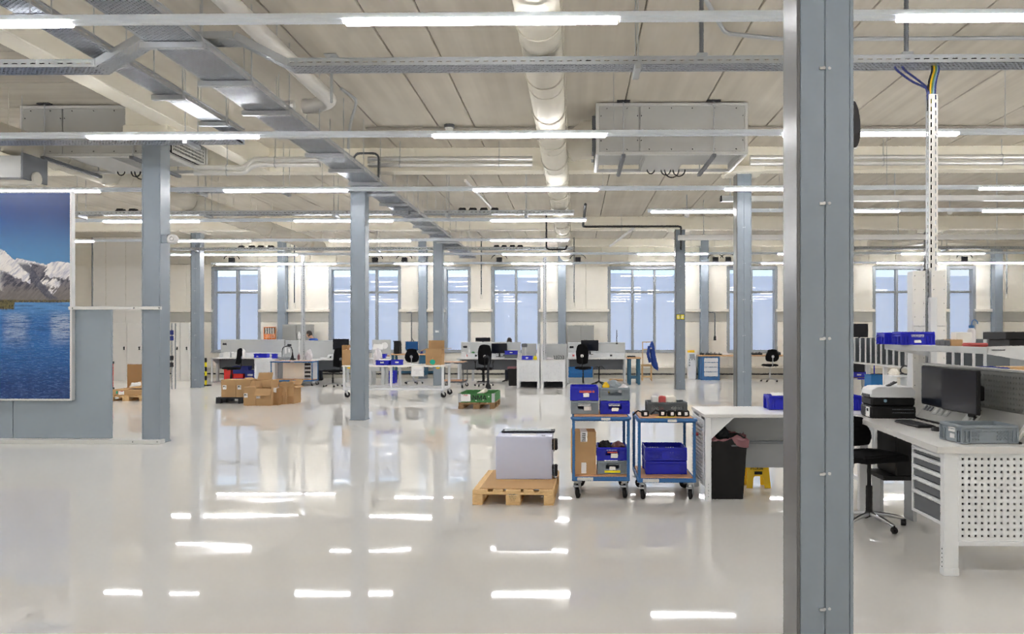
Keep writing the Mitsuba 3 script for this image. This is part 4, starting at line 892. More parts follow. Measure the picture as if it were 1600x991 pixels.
# disc on the far side of the nearest column
P = Parts(); Mz = RZ(56)
P.add('dish', MB().lathe([(0, -.004), (.122, -.004), (.128, .004), (.10, .035), (0, .05)], (0, 0, 0), 36, 'y').xf(Mz), 'mat_dull_black', 40); P.add('rim', MB().lathe([(.124, .0), (.134, .0), (.134, .016), (.124, .016)], (0, 0, 0), 36, 'y').xf(Mz), 'mat_unit_edge', 40)
P.add('arm', MB().tube([(.0, .03, 0), (-.30, .0, 0)], .015, 8), 'mat_dark', 40)
place(P, 'convex_mirror', 'round black backed convex mirror behind the nearest column', 'mirror', X(1334, 4.3), 4.3, Zp(196, 4.3))
# ---------------------------------------------------------------- nearest workbench
rx, ry0, ry1, zR = 2.50, 5.50, 7.62, .888
P = Parts()
P.add('top', MB().poly(Polygon([(rx - .04, ry0 - .03), (3.42, ry0 - .03), (3.42, ry1), (rx + .12, ry1)]), zR - .045, zR, 'z'), 'mat_bench_top')
P.add('leg', MB().box(rx + .02, rx + .12, ry0, ry0 + .06, .05, zR - .045, .004), 'mat_bench'); P.add('foot', MB().box(rx + .017, rx + .123, ry0 - .003, ry0 + .063, 0, .055, .004), 'mat_bench')
P.add('leg', MB().box(3.3, 3.4, ry0, ry0 + .06, 0, zR - .045, .004), 'mat_bench')
for x in (rx + .16, 3.3): P.add('leg', MB().box(x, x + .08, ry1 - .10, ry1 - .04, 0, zR - .045, .004), 'mat_bench')
P.add('rear_rail', MB().box(3.34, 3.4, ry0 + .06, ry1 - .1, .30, .36, .004), 'mat_bench'); P.add('side_rail', MB().box(rx + .24, 3.3, ry1 - .09, ry1 - .05, .3, .36, .004), 'mat_bench')
pw, ph = 3.30 - (rx + .12), .60
P.add('end_panel', MB().poly(holes(pw, ph, .028, .0438, .0165), 0, .012, 'y').xf([[1, 0, 0, rx + .12], [0, 1, 0, ry0 + .012], [0, 0, 1, .235], [0, 0, 0, 1]]), 'mat_bench'); P.add('end_panel_back', MB().box(rx + .13, 3.29, ry0 + .027, ry0 + .03, .24, .83), 'mat_dark')
P.add('end_frame', MB().box(rx + .12, 3.3, ry0 + .004, ry0 + .03, .205, .238, .003).box(rx + .12, 3.3, ry0 + .004, ry0 + .03, .832, .843), 'mat_bench')
for i in range(5): P.add('foot_hole', MB().cyl((rx + .018, ry0 + .03, .06 + i*.03), (rx + .022, ry0 + .03, .06 + i*.03), .006, 6), 'mat_darkgrey')
place(P, 'workbench', 'nearest white workbench with a square holed end panel', 'workbench')
P = Parts(); dx, dy0, dy1, dz0, dz1 = rx + .15, 5.74, 6.34, .27, .835
P.add('case', MB().box(dx + .03, 3.25, dy0, dy1, dz0, dz1, .004), 'mat_bench'); P.add('face_frame', MB().box(dx, dx + .03, dy0, dy0 + .03, dz0, dz1, .003).box(dx, dx + .03, dy1 - .03, dy1, dz0, dz1, .003).box(dx, dx + .03, dy0, dy1, dz0, dz0 + .025, .003).box(dx, dx + .03, dy0, dy1, dz1 - .04, dz1, .003), 'mat_bench')
zz = dz1 - .045
for i, hh in enumerate((.062, .085, .09, .10, .165)):
    P.add('drawer', MB().box(dx + .006, dx + .03, dy0 + .032, dy1 - .032, zz - hh + .004, zz - .002, .003), 'mat_darkgrey')
    P.add('drawer__handle' if i == 0 else f'drawer_{i:03d}__handle', MB().tube([(dx + .0, dy0 + .034, zz - .018), (dx + .0, dy1 - .034, zz - .018)], .016, 10).box(dx - .0, dx + .01, dy0 + .034, dy1 - .034, zz - .034, zz - .002), 'mat_bench', 40); zz -= hh
P.add('lock', MB().box(dx - .004, dx, dy1 - .22, dy1 - .13, dz1 - .034, dz1 - .008), 'mat_dark'); P.add('sticker', MB().box(dx - .003, dx, dy0 + .03, dy0 + .08, dz1 - .034, dz1 - .01), 'mat_unit_edge')
place(P, 'drawer_unit', 'white drawer unit with five grip drawers under the nearest workbench', 'drawer unit')
# rear frame: posts, pegboard, console, shelf
P = Parts(); px_ = 3.30
bw_, bh_ = 2.0, .45
P.add('pegboard', MB().poly(holes(bw_, bh_, .03, .04, .015), 0, .012, 'x').xf([[1, 0, 0, px_], [0, 1, 0, 5.55], [0, 0, 1, .92], [0, 0, 0, 1]]), 'mat_peg_grey'); P.add('board_back', MB().box(px_ + .014, px_ + .018, 5.56, 7.54, .93, 1.36), 'mat_dark')
P.add('top_rail', MB().box(px_ - .03, px_ + .04, 5.5, 7.58, 1.366, 1.385, .004), 'mat_unit_edge')
for y in (7.56, 5.45): P.add('post', MB().box(px_ + .04, px_ + .10, y, y + .06, zR, 2.0, .004), 'mat_bench')
place(P, 'pegboard', 'grey square holed pegboard at the back of the nearest workbench', 'pegboard')
P = Parts(); prof = Polygon([(3.10, zR), (3.29, zR), (3.29, zR + .175), (3.25, zR + .18), (3.12, zR + .02)])
m = MB().poly(prof, 5.60, 7.36, 'y'); P.add('housing', m, 'mat_console')
def on_slope(P, part, y, u, w, h, mm, d=.006):
    a = math.atan2(.16, .13); M = np.array([[math.cos(a), 0, -math.sin(a), 3.12], [0, 1, 0, y], [math.sin(a), 0, math.cos(a), zR + .02], [0, 0, 0, 1]])
    P.add(part, MB().box(u - h/2, u + h/2, -w/2, w/2, -.002, d, .002).xf(M), mm)
for i, y in enumerate((6.40, 6.52, 6.88, 6.98, 7.08)):
    on_slope(P, 'socket_plate', y, .095, .085, .085, 'mat_white' if i < 2 else 'mat_far_panel'); 
    if i in (0, ): on_slope(P, 'socket_hole', y, .095, .04, .04, 'mat_black', .008)
    elif i > 1: on_slope(P, 'socket_hole', y, .095, .045, .045, 'mat_unit_edge', .009)
for y in (7.18, 7.24, 7.30): on_slope(P, 'switch', y, .1, .03, .05, 'mat_darkgrey', .010)
P.add('black_edge', MB().box(3.085, 3.102, 5.60, 7.36, zR, zR + .014), 'mat_black')
place(P, 'power_console', 'sloping grey power socket console at the back of the nearest workbench', 'socket console')
P = Parts(); sx0, zs = 2.95, 1.555
P.add('board', MB().box(sx0, 3.36, 5.77, 7.66, zs - .006, zs, .002), 'mat_bench_top'); P.add('front_lip', MB().box(sx0 - .004, sx0 + .01, 5.77, 7.66, zs - .045, zs + .006, .003), 'mat_far_panel')
for y in (5.77, 7.60):
    P.add('bracket', MB().poly(Polygon([(sx0, zs - .045), (3.40, zs - .12), (3.40, zs + .02), (sx0 + .02, zs + .01)]), y, y + .012, 'y'), 'mat_bench')
P.add('lip_bar', MB().box(sx0 + .03, sx0 + .12, 5.755, 5.77, zs - .02, zs - .012), 'mat_darkgrey')
place(P, 'upper_shelf', 'grey shelf on brackets above the nearest workbench', 'shelf')
for pa, pb, lab in ((1426, 1446, 'white steel upright left of the tall power pole'), (1455, 1478, 'white steel upright right of the tall power pole')):
    P = Parts(); xa, xb = X(pa, 7.66), X(pb, 7.66); x = (xa + xb)/2; a = (xb - xa)/2; zt = Zp(424, 7.66)
    P.add('cover', MB().box(xa, xb, 7.655, 7.665, .02, zt, .002), 'mat_white_sheet'); P.add('core', MB().box(xa + .006, xb - .006, 7.665, 7.80, 0, zt - .003, .003), 'mat_bench'); P.add('seam', MB().box(xa, xb, 7.652, 7.656, zt - .53, zt - .525), 'mat_frame_grey')
    for i in range(10):
        for s in (-.7, .7): P.add('screw', MB().cyl((x + s*a, 7.652, zt - .05 - i*.13), (x + s*a, 7.657, zt - .05 - i*.13), .004, 6), 'mat_darkgrey')
    place(P, 'upright', lab, 'upright')
P = Parts(); xa, xb = X(1446.5, 7.72), X(1454.5, 7.72); L_ = Zp(424, 7.72) + .02; v, f = slotted(1, xb - xa, L_, .06, .035, .012, False)
P.add('front', MB().raw(np.c_[v[:, 0] + xa, np.full(len(v), 7.72), v[:, 1]], f), 'mat_zinc'); P.add('inside', MB().box(xa, xb, 7.735, 7.78, 0, L_), 'mat_dark')
place(P, 'slotted_channel', 'grey slotted steel channel between the two white uprights', 'channel')
for (a, b, lab) in ((1382, 1414, 'blue crate at the left end of the grey shelf'), (1408, 1461, 'blue crate with white label on the grey shelf')):
    y = 7.35 if a > 1400 else 7.5
    cr(a, b, y - (.25 if a > 1400 else 0), zs, .115 if a < 1400 else .12, 'mat_blue_plastic', lab, d=.2, oh=False, lab=[(.0, .085, .11, .02, 'mat_paper'), (.0, .035, .06, .025, 'mat_paper')] if a > 1400 else ())
yS = 6.62
single('tape_dispenser', MB().box(-.05, .0, -.04, .04, 0, .055, .01).box(.0, .045, -.035, .035, 0, .05, .006), 'mat_darkgrey', 'small black and grey device on the shelf left of the carton', 'device', x=X(1477, yS), y=yS + .04, z=zs)
place(carton(.105, .12, .055, True), 'carton', 'flat brown carton on the grey shelf', 'carton', X(1497, yS), yS + .1, zs, 8)
single('white_box', MB().box(-.065, .065, -.05, .05, 0, .115, .003), 'mat_white_sheet', 'plain white box on the grey shelf', 'box', x=X(1513, yS), y=yS + .12, z=zs)
P = Parts(); P.add('body', MB().lathe([(0, 0), (.032, 0), (.032, .13), (.02, .15), (0, .15)], n=16), 'mat_bag_white', 40); P.add('cap', MB().cyl((0, 0, .15), (0, 0, .175), .023, 14), 'mat_blue_frame', 40); P.add('spout', MB().tube([(0, 0, .175), (.005, 0, .21), (.025, 0, .225), (.045, 0, .21), (.055, 0, .185)], .005, 6), 'mat_blue_frame', 40)
place(P, 'wash_bottle', 'wash bottle with blue cap and curved spout on the grey shelf', 'bottle', X(1518, 6.9), 6.9, zs)
single('pouch', MB().box(-.07, .1, -.05, .05, 0, .03, .012), 'mat_red_label', 'reddish pouch beside the black box on the shelf', 'pouch', x=X(1531, 6.2), y=6.3, z=zs)
P = Parts(); P.add('lower_tray', MB().box(0, .34, 0, .30, 0, .06, .004), 'mat_black'); P.add('upper_tray', MB().box(-.03, .36, -.01, .32, .06, .115, .004), 'mat_black')
place(P, 'black_box', 'stack of two black conductive boxes at the end of the grey shelf', 'box', 3.125, 5.80, zs)
# monitors, printer, keyboard, crate
MP = monitor(.52, .335, stand=False)
def yawed(P, name, label, cat, x, y, z, rot): return place(P, name, label, cat, x, y, z, rot)
zm = 1.045
yawed(MP, 'monitor', 'dark flat monitor nearer of the pair before the pegboard', 'monitor', 2.985, 6.27, zm, -87)
yawed(MP, 'monitor', 'dark flat monitor farther of the pair before the pegboard', 'monitor', 3.02, 6.80, zm, -94)
P = Parts()
P.add('post', MB().cyl((3.22, 6.46, zR + .12), (3.22, 6.46, 1.34), .018, 12), 'mat_black'); P.add('base', MB().box(3.17, 3.27, 6.41, 6.51, zR + .10, zR + .16, .004), 'mat_black')
P.add('arm', MB().tube([(3.22, 6.46, 1.16), (3.12, 6.36, 1.16), (3.03, 6.30, 1.16)], .022, 8).tube([(3.22, 6.46, 1.18), (3.16, 6.7, 1.18), (3.07, 6.80, 1.18)], .022, 8), 'mat_dark', 40); P.add('clamp', MB().box(3.18, 3.26, 6.41, 6.51, 1.12, 1.24, .01), 'mat_black'); P.add('knob', MB().cyl((3.17, 6.42, 1.2), (3.13, 6.40, 1.2), .014, 8), 'mat_chrome')
place(P, 'monitor_mount', 'black monitor arm with silver knob holding the pair of monitors', 'monitor arm')
def printer():
    P = Parts(); prof = Polygon([(-.19, 0), (.21, 0), (.21, .185), (.185, .21), (-.19, .21)]); 
    P.add('base', MB().box(-.19, .21, -.16, .16, 0, .11, .012), 'mat_black'); P.add('middle', MB().box(-.185, .205, -.155, .155, .11, .19, .016), 'mat_black')
    q = [(-.19, .19), (.20, .19), (.205, .25), (.17, .285), (-.12, .285), (-.175, .26)]
    P.add('lid', MB().poly(Polygon(q).buffer(-.012).buffer(.012), -.155, .155, 'y'), 'mat_bench'); P.add('lid_window', MB().poly(Polygon([(-.195, .19), (-.13, .19), (-.11, .27), (-.165, .262)]), -.12, .12, 'y'), 'mat_dark')
    P.add('display', MB().box(-.03, .07, -.05, .03, 0, .012, .003).xf(RY(-28, .02, 0, .287)), 'mat_dark'); P.add('front_card', MB().box(-.194, -.19, -.13, -.02, .01, .10), 'mat_paper'); P.add('front_badge', MB().box(-.196, -.193, -.1, -.05, .06, .085), 'mat_ink')
    P.add('badge', MB().cyl((-.06, -.162, .16), (-.06, -.155, .16), .014, 14), 'mat_cable_grey'); P.add('slot', MB().box(.0, .19, -.163, -.157, .08, .086).box(.0, .19, -.163, -.157, .05, .056), 'mat_darkgrey')
    P.add('cable', MB().tube([(.0, -.16, .02), (.03, -.19, .006), (.08, -.19, .006), (.10, -.16, .02)], .004, 6), 'mat_black', 40)
    return P
place(printer(), 'label_printer', 'black label printer with light grey lid on the bench corner', 'printer', X(1388, 7.42), 7.46, zR, -4)
P = Parts(); P.add('case', MB().box(-.22, .22, -.075, .075, 0, .018, .005), 'mat_black')
kb = MB()
for r in range(5):
    for c in range(15): kb.box(-.212 + c*.0283, -.212 + c*.0283 + .023, -.066 + r*.026, -.066 + r*.026 + .021, .018, .024)
P.add('keys', kb, 'mat_dark')
k = place(P, 'keyboard', 'black computer keyboard on the nearest workbench', 'keyboard', 2.86, 6.78, zR, -88); labels[k + '__keys'] = {'kind': 'stuff'}
single('mouse', MB().lathe([(0, 0), (.033, 0), (.034, .012), (.022, .03), (0, .036)], n=16).xf(np.diag([.9, 1.6, 1, 1])), 'mat_black', 'black computer mouse beside the keyboard', 'mouse', smooth=40, x=2.86, y=6.38, z=zR, rot=5)
GW, GD, GH = .405, .30, .132
GC = crate(GW, GD, GH, 'mat_grey_plastic', False, (), False); s_ = .0085; cuts = []
for i in range(30):
    for j in range(6):
        x, z = -.165 + i*.0112, .03 + j*.0125
        if (i + j) % 2 == 0 and (abs(x + .01) > .062 or z > .082) and abs(x) < .158: cuts.append(Polygon([(x - .0075, z), (x, z - .0075), (x + .0075, z), (x, z + .0075)]))
pgv = sbox(-GW/2 + .01, .004, GW/2 - .01, GH - .02).difference(unary_union(cuts))
del GC.d['wall'], GC.d['wall_001']
GC.d['wall'] = ply(MB().poly(pgv, -GD/2 + .01, -GD/2 + .016, 'y'), 'mat_grey_plastic'); GC.d['wall_001'] = ply(MB().poly(pgv, GD/2 - .016, GD/2 - .01, 'y'), 'mat_grey_plastic')
GC.add('label_card', MB().box(-GW/2 + .003, -GW/2 + .0085, -.06, .03, .075, .105), 'mat_paper'); GC.add('label_card', MB().box(-GW/2 + .003, -GW/2 + .0085, -.05, .01, .03, .06), 'mat_paper')
place(GC, 'crate', 'grey lattice sided crate on the front corner of the nearest workbench', 'crate', X(1497, 5.60) + GW/2 + .01, 5.60 + GD/2, zR, 3)
P = Parts(); P.add('', MB().poly(Polygon([(0, 0), (.12, 0), (.12, .14), (.09, .14)]), 0, .03, 'y').xf(RZ(0)), 'mat_white_sheet')
place(P, 'document_stand', 'white slanted stand behind the grey lattice crate', 'stand', X(1590, 5.62), 5.66, zR)
# chair in front of the nearest bench
place(swivel_chair(.62, .27, .44, False, cone=True, bz=.03), 'swivel_chair', 'black swivel chair with chrome foot behind the nearest column', 'chair', X(1358, 6.95), 6.95, 0, -159)
# ---------------------------------------------------------------- green collar pallet and the cartons
gy = fy(639.5); gx = X(745, gy)
place(pallet(.8, 1.2, 'mat_old_pine'), 'pallet', 'dark worn pallet under the green wooden collar', 'pallet', gx, gy + .6, 0, -1)
P = Parts(); w, d, h = .8, 1.2, .20
for y in (-d/2, d/2 - .02): P.add('board', MB().box(-w/2, w/2, y, y + .02, 0, h, .002), 'mat_green')
for x in (-w/2, w/2 - .02): P.add('board', MB().box(x, x + .02, -d/2 + .02, d/2 - .02, 0, h, .002), 'mat_green')
for x in (-1, 1):
    for y in (-1, 1): P.add('hinge', MB().box(x*w/2 - .004, x*w/2 + .004, y*d/2 - .06*(y > 0) - 0, y*d/2 + .06*(y < 0), .0, h).box(x*w/2 - .06*(x > 0), x*w/2 + .06*(x < 0), y*d/2 - .004, y*d/2 + .004, 0, h), 'mat_zinc')
P.add('label_sheet', MB().box(-.34, -.13, -d/2 - .004, -d/2 - .001, .02, .18), 'mat_paper'); P.add('label_stripe', MB().box(-.29, -.19, -d/2 - .0055, -d/2 - .004, .15, .165), 'mat_red')
letters(P, 'ANMA', .10, .02, -d/2 - .001, .06)
for x, z in ((-.02, .03), (.14, .04), (.26, .12)): P.add('scrap', MB().box(x, x + .025, -d/2 - .003, -d/2 - .001, z, z + .02), 'mat_paper')
place(P, 'pallet_collar', 'green wooden pallet collar with white label and dark lettering', 'pallet collar', gx, gy + .6, .145, -1)
single('tube_part', MB().tube([(-.12, 0, .0), (.08, .05, .12)], .05, 12), 'mat_cream', 'cream tube leaning inside the green pallet collar', 'tube', smooth=40, x=gx + .03, y=gy + 1.0, z=.24)
ky = fy(631.5)
P = Parts(); 
for x in (-.6, -.06, .48):
    for y in (-.4, -.06, .28): P.add('block', MB().box(x, x + .12, y, y + .12, 0, .11, .004), 'mat_dark')
for i in range(7): P.add('deck_board', MB().box(-.6, .6, -.4 + i*.115, -.4 + i*.115 + .105, .11, .145, .003), 'mat_dark')
place(P, 'pallet', 'dark grey plastic pallet under the brown cartons', 'pallet', X(337, ky) + .6, ky + .4)
L = [(.05, .10, .06, .065)]
def cart_at(px0, px1, Y, z, h, label, flaps, dd=.4, rot=0, m='mat_cardboard', lab=None, op=(28, 22, 30, 24), tape=False):
    a, b = X(px0, Y), X(px1, Y); place(carton(b - a, dd, h, flaps, m, lab, tape, op), 'carton', label, 'carton', (a + b)/2, Y + dd/2, z, rot)
def lb(w): return [(-w/2 + .06, .17, .085, .09)]
cart_at(345.5, 368, ky + .05, .146, .42, 'brown carton at the left end of the plastic pallet', True, lab=[(-.09, .24, .09, .10)], op=(20, 15, 20, 20))
cart_at(368.5, 391, ky + .05, .146, .42, 'brown carton second from left on the plastic pallet', True, lab=[(-.09, .24, .09, .10)], op=(15, 20, 10, 20))
cart_at(392, 415, ky + .10, .146, .40, 'brown carton with raised flaps at the right end of the plastic pallet', 'open', op=(60, 30, 0, -30))
fy2 = fy(635)
cart_at(380.5, 399.5, fy2, 0, .43, 'brown carton standing on the floor, left of the front pair', True, lab=[(-.09, .24, .09, .10)], rot=0)
cart_at(400, 424, fy2 + .02, 0, .40, 'brown carton standing on the floor, right of the front pair', 'open', lab=[(-.13, .22, .09, .10)], op=(60, 30, 60, 60))
cart_at(424, 435, fy2 + .15, 0, .40, 'narrow brown carton with clear tape beside the front pair', True, m='mat_cardboard_dark', dd=.45, tape=.1)
cart_at(436, 446.5, fy2 + .42, 0, .44, 'tall narrow brown carton second from the right end', 'open', op=(75, 70, 60, 50), dd=.5)
cart_at(447.5, 459, fy2 + .55, 0, .42, 'brown carton at the right end of the carton group', 'open', op=(80, 60, 60, -60), dd=.5, lab=[(-.08, .22, .05, .1)])
# ---------------------------------------------------------------- white trolley table
ty = fy(622); tx0, tx1, td, tz = X(534, ty), X(695.5, ty), 1.15, .845
P = Parts()
P.add('top', MB().box(tx0, tx1, ty, ty + td, tz - .03, tz, .004), 'mat_bench_top'); P.add('edge', MB().box(tx0, tx1, ty - .008, ty, tz - .036, tz - .004), 'mat_cream')
for x in (tx0 + .02, (tx0 + tx1)/2 - .1, tx1 - .10):
    for y in (ty + .02, ty + td - .08): P.add('leg', MB().box(x, x + .06, y, y + .06, .19, tz - .03, .004), 'mat_bench')
for y in (ty + .02, ty + td - .08): P.add('lower_rail', MB().box(tx0 + .02, tx1 - .04, y, y + .05, .19, .25, .004), 'mat_bench')
for x in (tx0 + .02, tx1 - .10): P.add('lower_rail', MB().box(x, x + .06, ty + .02, ty + td - .02, .19, .25, .004), 'mat_bench')
for x in (tx0 + .1, tx1 - .08):
    for y in (ty + .06, ty + td - .06): caster(P, x, y, .19, .075, 'mat_zinc', 30)
P.add('bumper', MB().box(tx0 + .14, tx0 + .24, ty - .004, ty + .02, tz - .09, tz - .05, .01), 'mat_yellow'); P.add('bumper', MB().box(tx1 - .24, tx1 - .14, ty - .004, ty + .02, tz - .09, tz - .05, .01), 'mat_yellow')
place(P, 'trolley_table', 'long white trolley table on casters behind the column', 'table')
P = Parts(); P.add('', MB().box(-.165, .165, -.004, 0, -.25, 0), 'mat_paper'); P.d = {'sheet': P.d['']}
for i in range(3): P.add('print_line', MB().box(-.11 + .05*(i > 0), .11 - .05*(i > 0), -.006, -.004, -.09 - i*.05, -.08 - i*.05), 'mat_far_panel')
place(P, 'notice_sheet', 'white paper notice hanging from the trolley table edge', 'notice', X(652.5, ty), ty - .012, tz - .035)
cart_at(535, 551, ty + .12, tz + .001, .40, 'brown carton on the trolley table, left of the column', True, dd=.35); cart_at(534, 543, ty + .55, tz + .001, .52, 'taller carton behind it at the left end of the trolley table', True, dd=.3, m='mat_cardboard_dark')
heap('white_film', 'white film bundle on the carton left of the column', X(547, ty), ty + .2, tz + .39, .14, .16, .10, 'mat_bag_white', 21, False)
cart_at(665, 690, ty + .30, tz + .001, .43, 'large brown carton with raised flap at the right end of the trolley table', 'open', dd=.45, op=(86, 0, -40, -30))
P = Parts(); P.add('stand', MB().poly(Polygon([(-.10, 0), (.10, 0), (0, .22)]), -.01, .01, 'y'), 'mat_wood_top'); P.add('disc', MB().lathe([(0, -.012), (.07, -.012), (.07, .012), (0, .012)], (0, -.012, .085), 20, 'y'), 'mat_teal')
place(P, 'teal_stand', 'small tan triangle stand with a teal round plate on the trolley table', 'stand', X(675, ty), ty + .1, tz)
for a, b, yy, lab, r in ((586.5, 607, ty + .06, 'blue crate with white papers at the middle of the trolley table', 0), (607, 627, ty + .25, 'blue crate beside the paper filled one on the trolley table', 14)):
    cr(a, b, yy, tz + .001, .13, 'mat_blue_plastic', lab, d=.45, oh=False, rot=r, lab=[(0, .07, .09, .04, 'mat_paper')])
single('paper_sheet', MB().box(-.15, .15, -.1, .1, 0, .02, .004).xf(RX(6)), 'mat_paper', 'white paper stack in the blue crate on the trolley table', 'paper', x=X(597, ty), y=ty + .3, z=tz + .118)
heap('plastic_bag', 'large white plastic bag on the trolley table beside the column', X(583, ty), ty + .5, tz, .24, .3, .42, 'mat_bag_white', 31, False)
single('white_board', MB().box(-.14, .14, -.01, .01, 0, .18, .004).xf(RX(-35)), 'mat_paper', 'white sheet leaning on top of the plastic bag', 'sheet', x=X(582, ty), y=ty + .55, z=tz + .42 - .02)
# ---------------------------------------------------------------- far benches
def far_bench(px0, px1, Y, ztop, label, depth=.8, panel=True, pz=1.35, console=True, feet='foot', cols=None):
    x0, x1 = X(px0, Y), X(px1, Y); P = Parts()
    P.add('top', MB().box(x0, x1, Y, Y + depth, ztop - .035, ztop, .004), 'mat_bench_top')
    for x in (x0 + .03, x1 - .11):
        P.add('leg', MB().box(x, x + .08, Y + depth*.55, Y + depth*.55 + .09, .04, ztop - .035, .004), 'mat_far_panel'); P.add('foot', MB().box(x - .0, x + .08, Y + .02, Y + depth, 0, .045, .006), 'mat_far_panel')
        P.add('arm', MB().poly(Polygon([(Y + .05, ztop - .036), (Y + depth - .02, ztop - .036), (Y + depth*.55, ztop - .22)]), x + .02, x + .06, 'x'), 'mat_far_panel')
        P.add('front_leg', MB().box(x + .01, x + .06, Y + .03, Y + .08, 0, ztop - .036, .004), 'mat_bench')
    P.add('cable_panel', MB().box(x0 + .1, x1 - .1, Y + depth*.7, Y + depth*.7 + .015, ztop - .40, ztop - .036), 'mat_darkgrey')
    if panel: P.add('back_panel', MB().box(x0 + .05, x1 - .02, Y + depth - .03, Y + depth, ztop + .0, pz, .004), 'mat_far_panel'); P.add('top_trim', MB().box(x0 + .04, x1 - .01, Y + depth - .04, Y + depth + .01, pz, pz + .02, .003), 'mat_bench')
    if console:
        P.add('console', MB().poly(Polygon([(Y + depth - .22, ztop), (Y + depth - .031, ztop), (Y + depth - .031, ztop + .17), (Y + depth - .18, ztop + .15)]), x0 + .08, x1 - .05, 'x'), 'mat_bench')
        n = int((x1 - x0) / .32)
        for i in range(n):
            x = x0 + .22 + i*.32; P.add('socket', MB().box(x, x + .07, Y + depth - .225, Y + depth - .19, ztop + .05, ztop + .11, .004), 'mat_red_label' if i == 0 else ('mat_dark' if i % 3 == 1 else 'mat_white'))
    P.add('maker_plate', MB().box(x0 + .12, x0 + .26, Y + depth - .035, Y + depth - .03, pz - .18, pz - .11), 'mat_dark') if panel else None
    return place(P, 'workbench', label, 'workbench')
def mon_at(px0, px1, Y, zb, h, label, m='mat_screen', rot=0, stand=True):
    w = X(px1, Y) - X(px0, Y); Q = monitor(w, h, m, stand)
    if not stand: Q.add('post', MB().box(-.03, .03, .03, .07, -zb, h*.6, .004).box(-.2, .2, -.1, .25, -zb, -zb + .03, .004), 'mat_black')
    place(Q, 'monitor', label, 'monitor', (X(px0, Y) + X(px1, Y))/2, Y, zb, rot)
def peg_cabinet(px0, px1, Y, h, label, opening=True):
    x0, x1 = X(px0, Y), X(px1, Y); w = x1 - x0; P = Parts()
    P.add('top', MB().box(-.01, w + .01, -.01, .72, h - .03, h, .003), 'mat_bench_top')
    for x in (0, w - .07): P.add('leg', MB().box(x, x + .07, 0, .06, 0, h - .03, .003), 'mat_bench'); P.add('leg', MB().box(x, x + .07, .64, .7, 0, h - .03, .003), 'mat_bench')
    P.add('front_panel', MB().poly(holes(w - .14, h - .03 - .21, .03, .045, .010), 0, .012, 'y').xf([[1, 0, 0, .07], [0, 1, 0, .01], [0, 0, 1, .21], [0, 0, 0, 1]]), 'mat_bench'); P.add('panel_back', MB().box(.07, w - .07, .03, .035, .22, h - .03), 'mat_frame_grey')
    P.add('side_panel', MB().box(0, .012, .06, .64, .2, h - .03), 'mat_bench'); P.add('side_panel', MB().box(w - .012, w, .06, .64, .2, h - .03), 'mat_bench'); P.add('rear_panel', MB().box(.07, w - .07, .66, .67, .0, h - .03), 'mat_dark')
    return place(P, 'pegboard_cabinet', label, 'cabinet', x0, Y)
# group A: far left
yA = 27.2
far_bench(327, 432, yA, .85, 'grey workbench at the far left with a red bin below', pz=Zp(531.5, yA + .8))
peg_cabinet(397.5, 429.5, yA - 1.4, .86, 'white pegboard cabinet at the far left bench')
mon_at(391, 416, yA + 1.3, Zp(534, yA + 1.3) - .12, .16, 'monitor showing its back above the far left bench panel', stand=False)
for i, (a, b, z0, hh, m, lab) in enumerate(((349, 361, .0, .46, 'mat_red', 'tall red bin under the far left bench'), (364, 381, .0, .14, 'mat_blue_navy', 'lowest navy crate under the far left bench'), (364, 380, .14, .16, 'mat_red', 'red crate in the stack under the far left bench'), (363, 387, .30, .26, 'mat_blue_navy', 'top navy crate under the far left bench'), (382, 399, .0, .42, 'mat_blue_navy', 'navy drawer box with two white labels under the far left bench'))):
    y = yA + .15; w = X(b, y) - X(a, y); P = crate(w, .38, hh, m, False, [(0, hh*.3, w*.5, .06, 'mat_paper'), (0, hh*.62, w*.5, .06, 'mat_paper')] if i == 4 else [], False, False)
    place(P, 'crate', lab, 'crate', (X(a, y) + X(b, y))/2, y + .2, z0)
cr(396, 417, yA + .1, .852, .14, 'mat_blue_plastic', 'blue crate on the far left bench', d=.3, oh=False, lab=[(-.1, .05, .06, .03, 'mat_paper')])
cr(424, 431, yA - 1.2, .862, .16, 'mat_blue_plastic', 'small blue bin on the far left pegboard cabinet', d=.2, oh=False)
single('desk_fan', MB().lathe([(0, -.04), (.11, -.03), (.12, 0), (.11, .03), (0, .04)], (0, 0, .2), 18, 'y').box(-.09, .11, -.05, .05, 0, .12, .01), 'mat_white', 'white device with round head on the far left bench console', 'device', smooth=40, x=X(381, yA + .6), y=yA + .45, z=.85)
for px, w, lab in ((354, .2, 'white box left on the far left bench console'), (367, .22, 'white box middle of the far left bench console')): single('white_box', MB().box(-w/2, w/2, -.05, .05, 0, .19, .01), 'mat_white', lab, 'box', x=X(px, yA + .5), y=yA + .5, z=.85)
place(swivel_chair(.55, .55, .40, cone=True), 'swivel_chair', 'black swivel chair turned sideways at the far left bench', 'chair', X(357, yA - .9), yA - .7, 0, 95)
# orange wall rack
P = Parts(); y = YW - .08; x0, x1, z0, z1 = X(413, y), X(430, y), Zp(531, y), Zp(511, y)
P.add('board', MB().box(x0, x1, y, y + .02, z0, z1), 'mat_cream'); 
for i in range(5): P.add('slot', MB().box(x0 + .01 + i*(x1 - x0 - .05)/4, x0 + .04 + i*(x1 - x0 - .05)/4, y - .03, y, z0 + .22, z1 - .03, .004), 'mat_darkgrey')
for z in (z0, z0 + .18, z1 - .03): P.add('bar', MB().box(x0 - .01, x1 + .01, y - .04, y, z, z + .03, .004), 'mat_orange')
for x in (x0 - .01, x1): P.add('bar', MB().box(x, x + .02, y - .04, y, z0, z1, .004), 'mat_orange')
for i in range(4):
    for j in range(2): P.add('bin', MB().box(x0 + .02 + i*.1, x0 + .09 + i*.1, y - .07, y - .03, z0 + .03 + j*.08, z0 + .08 + j*.08, .006), 'mat_orange')
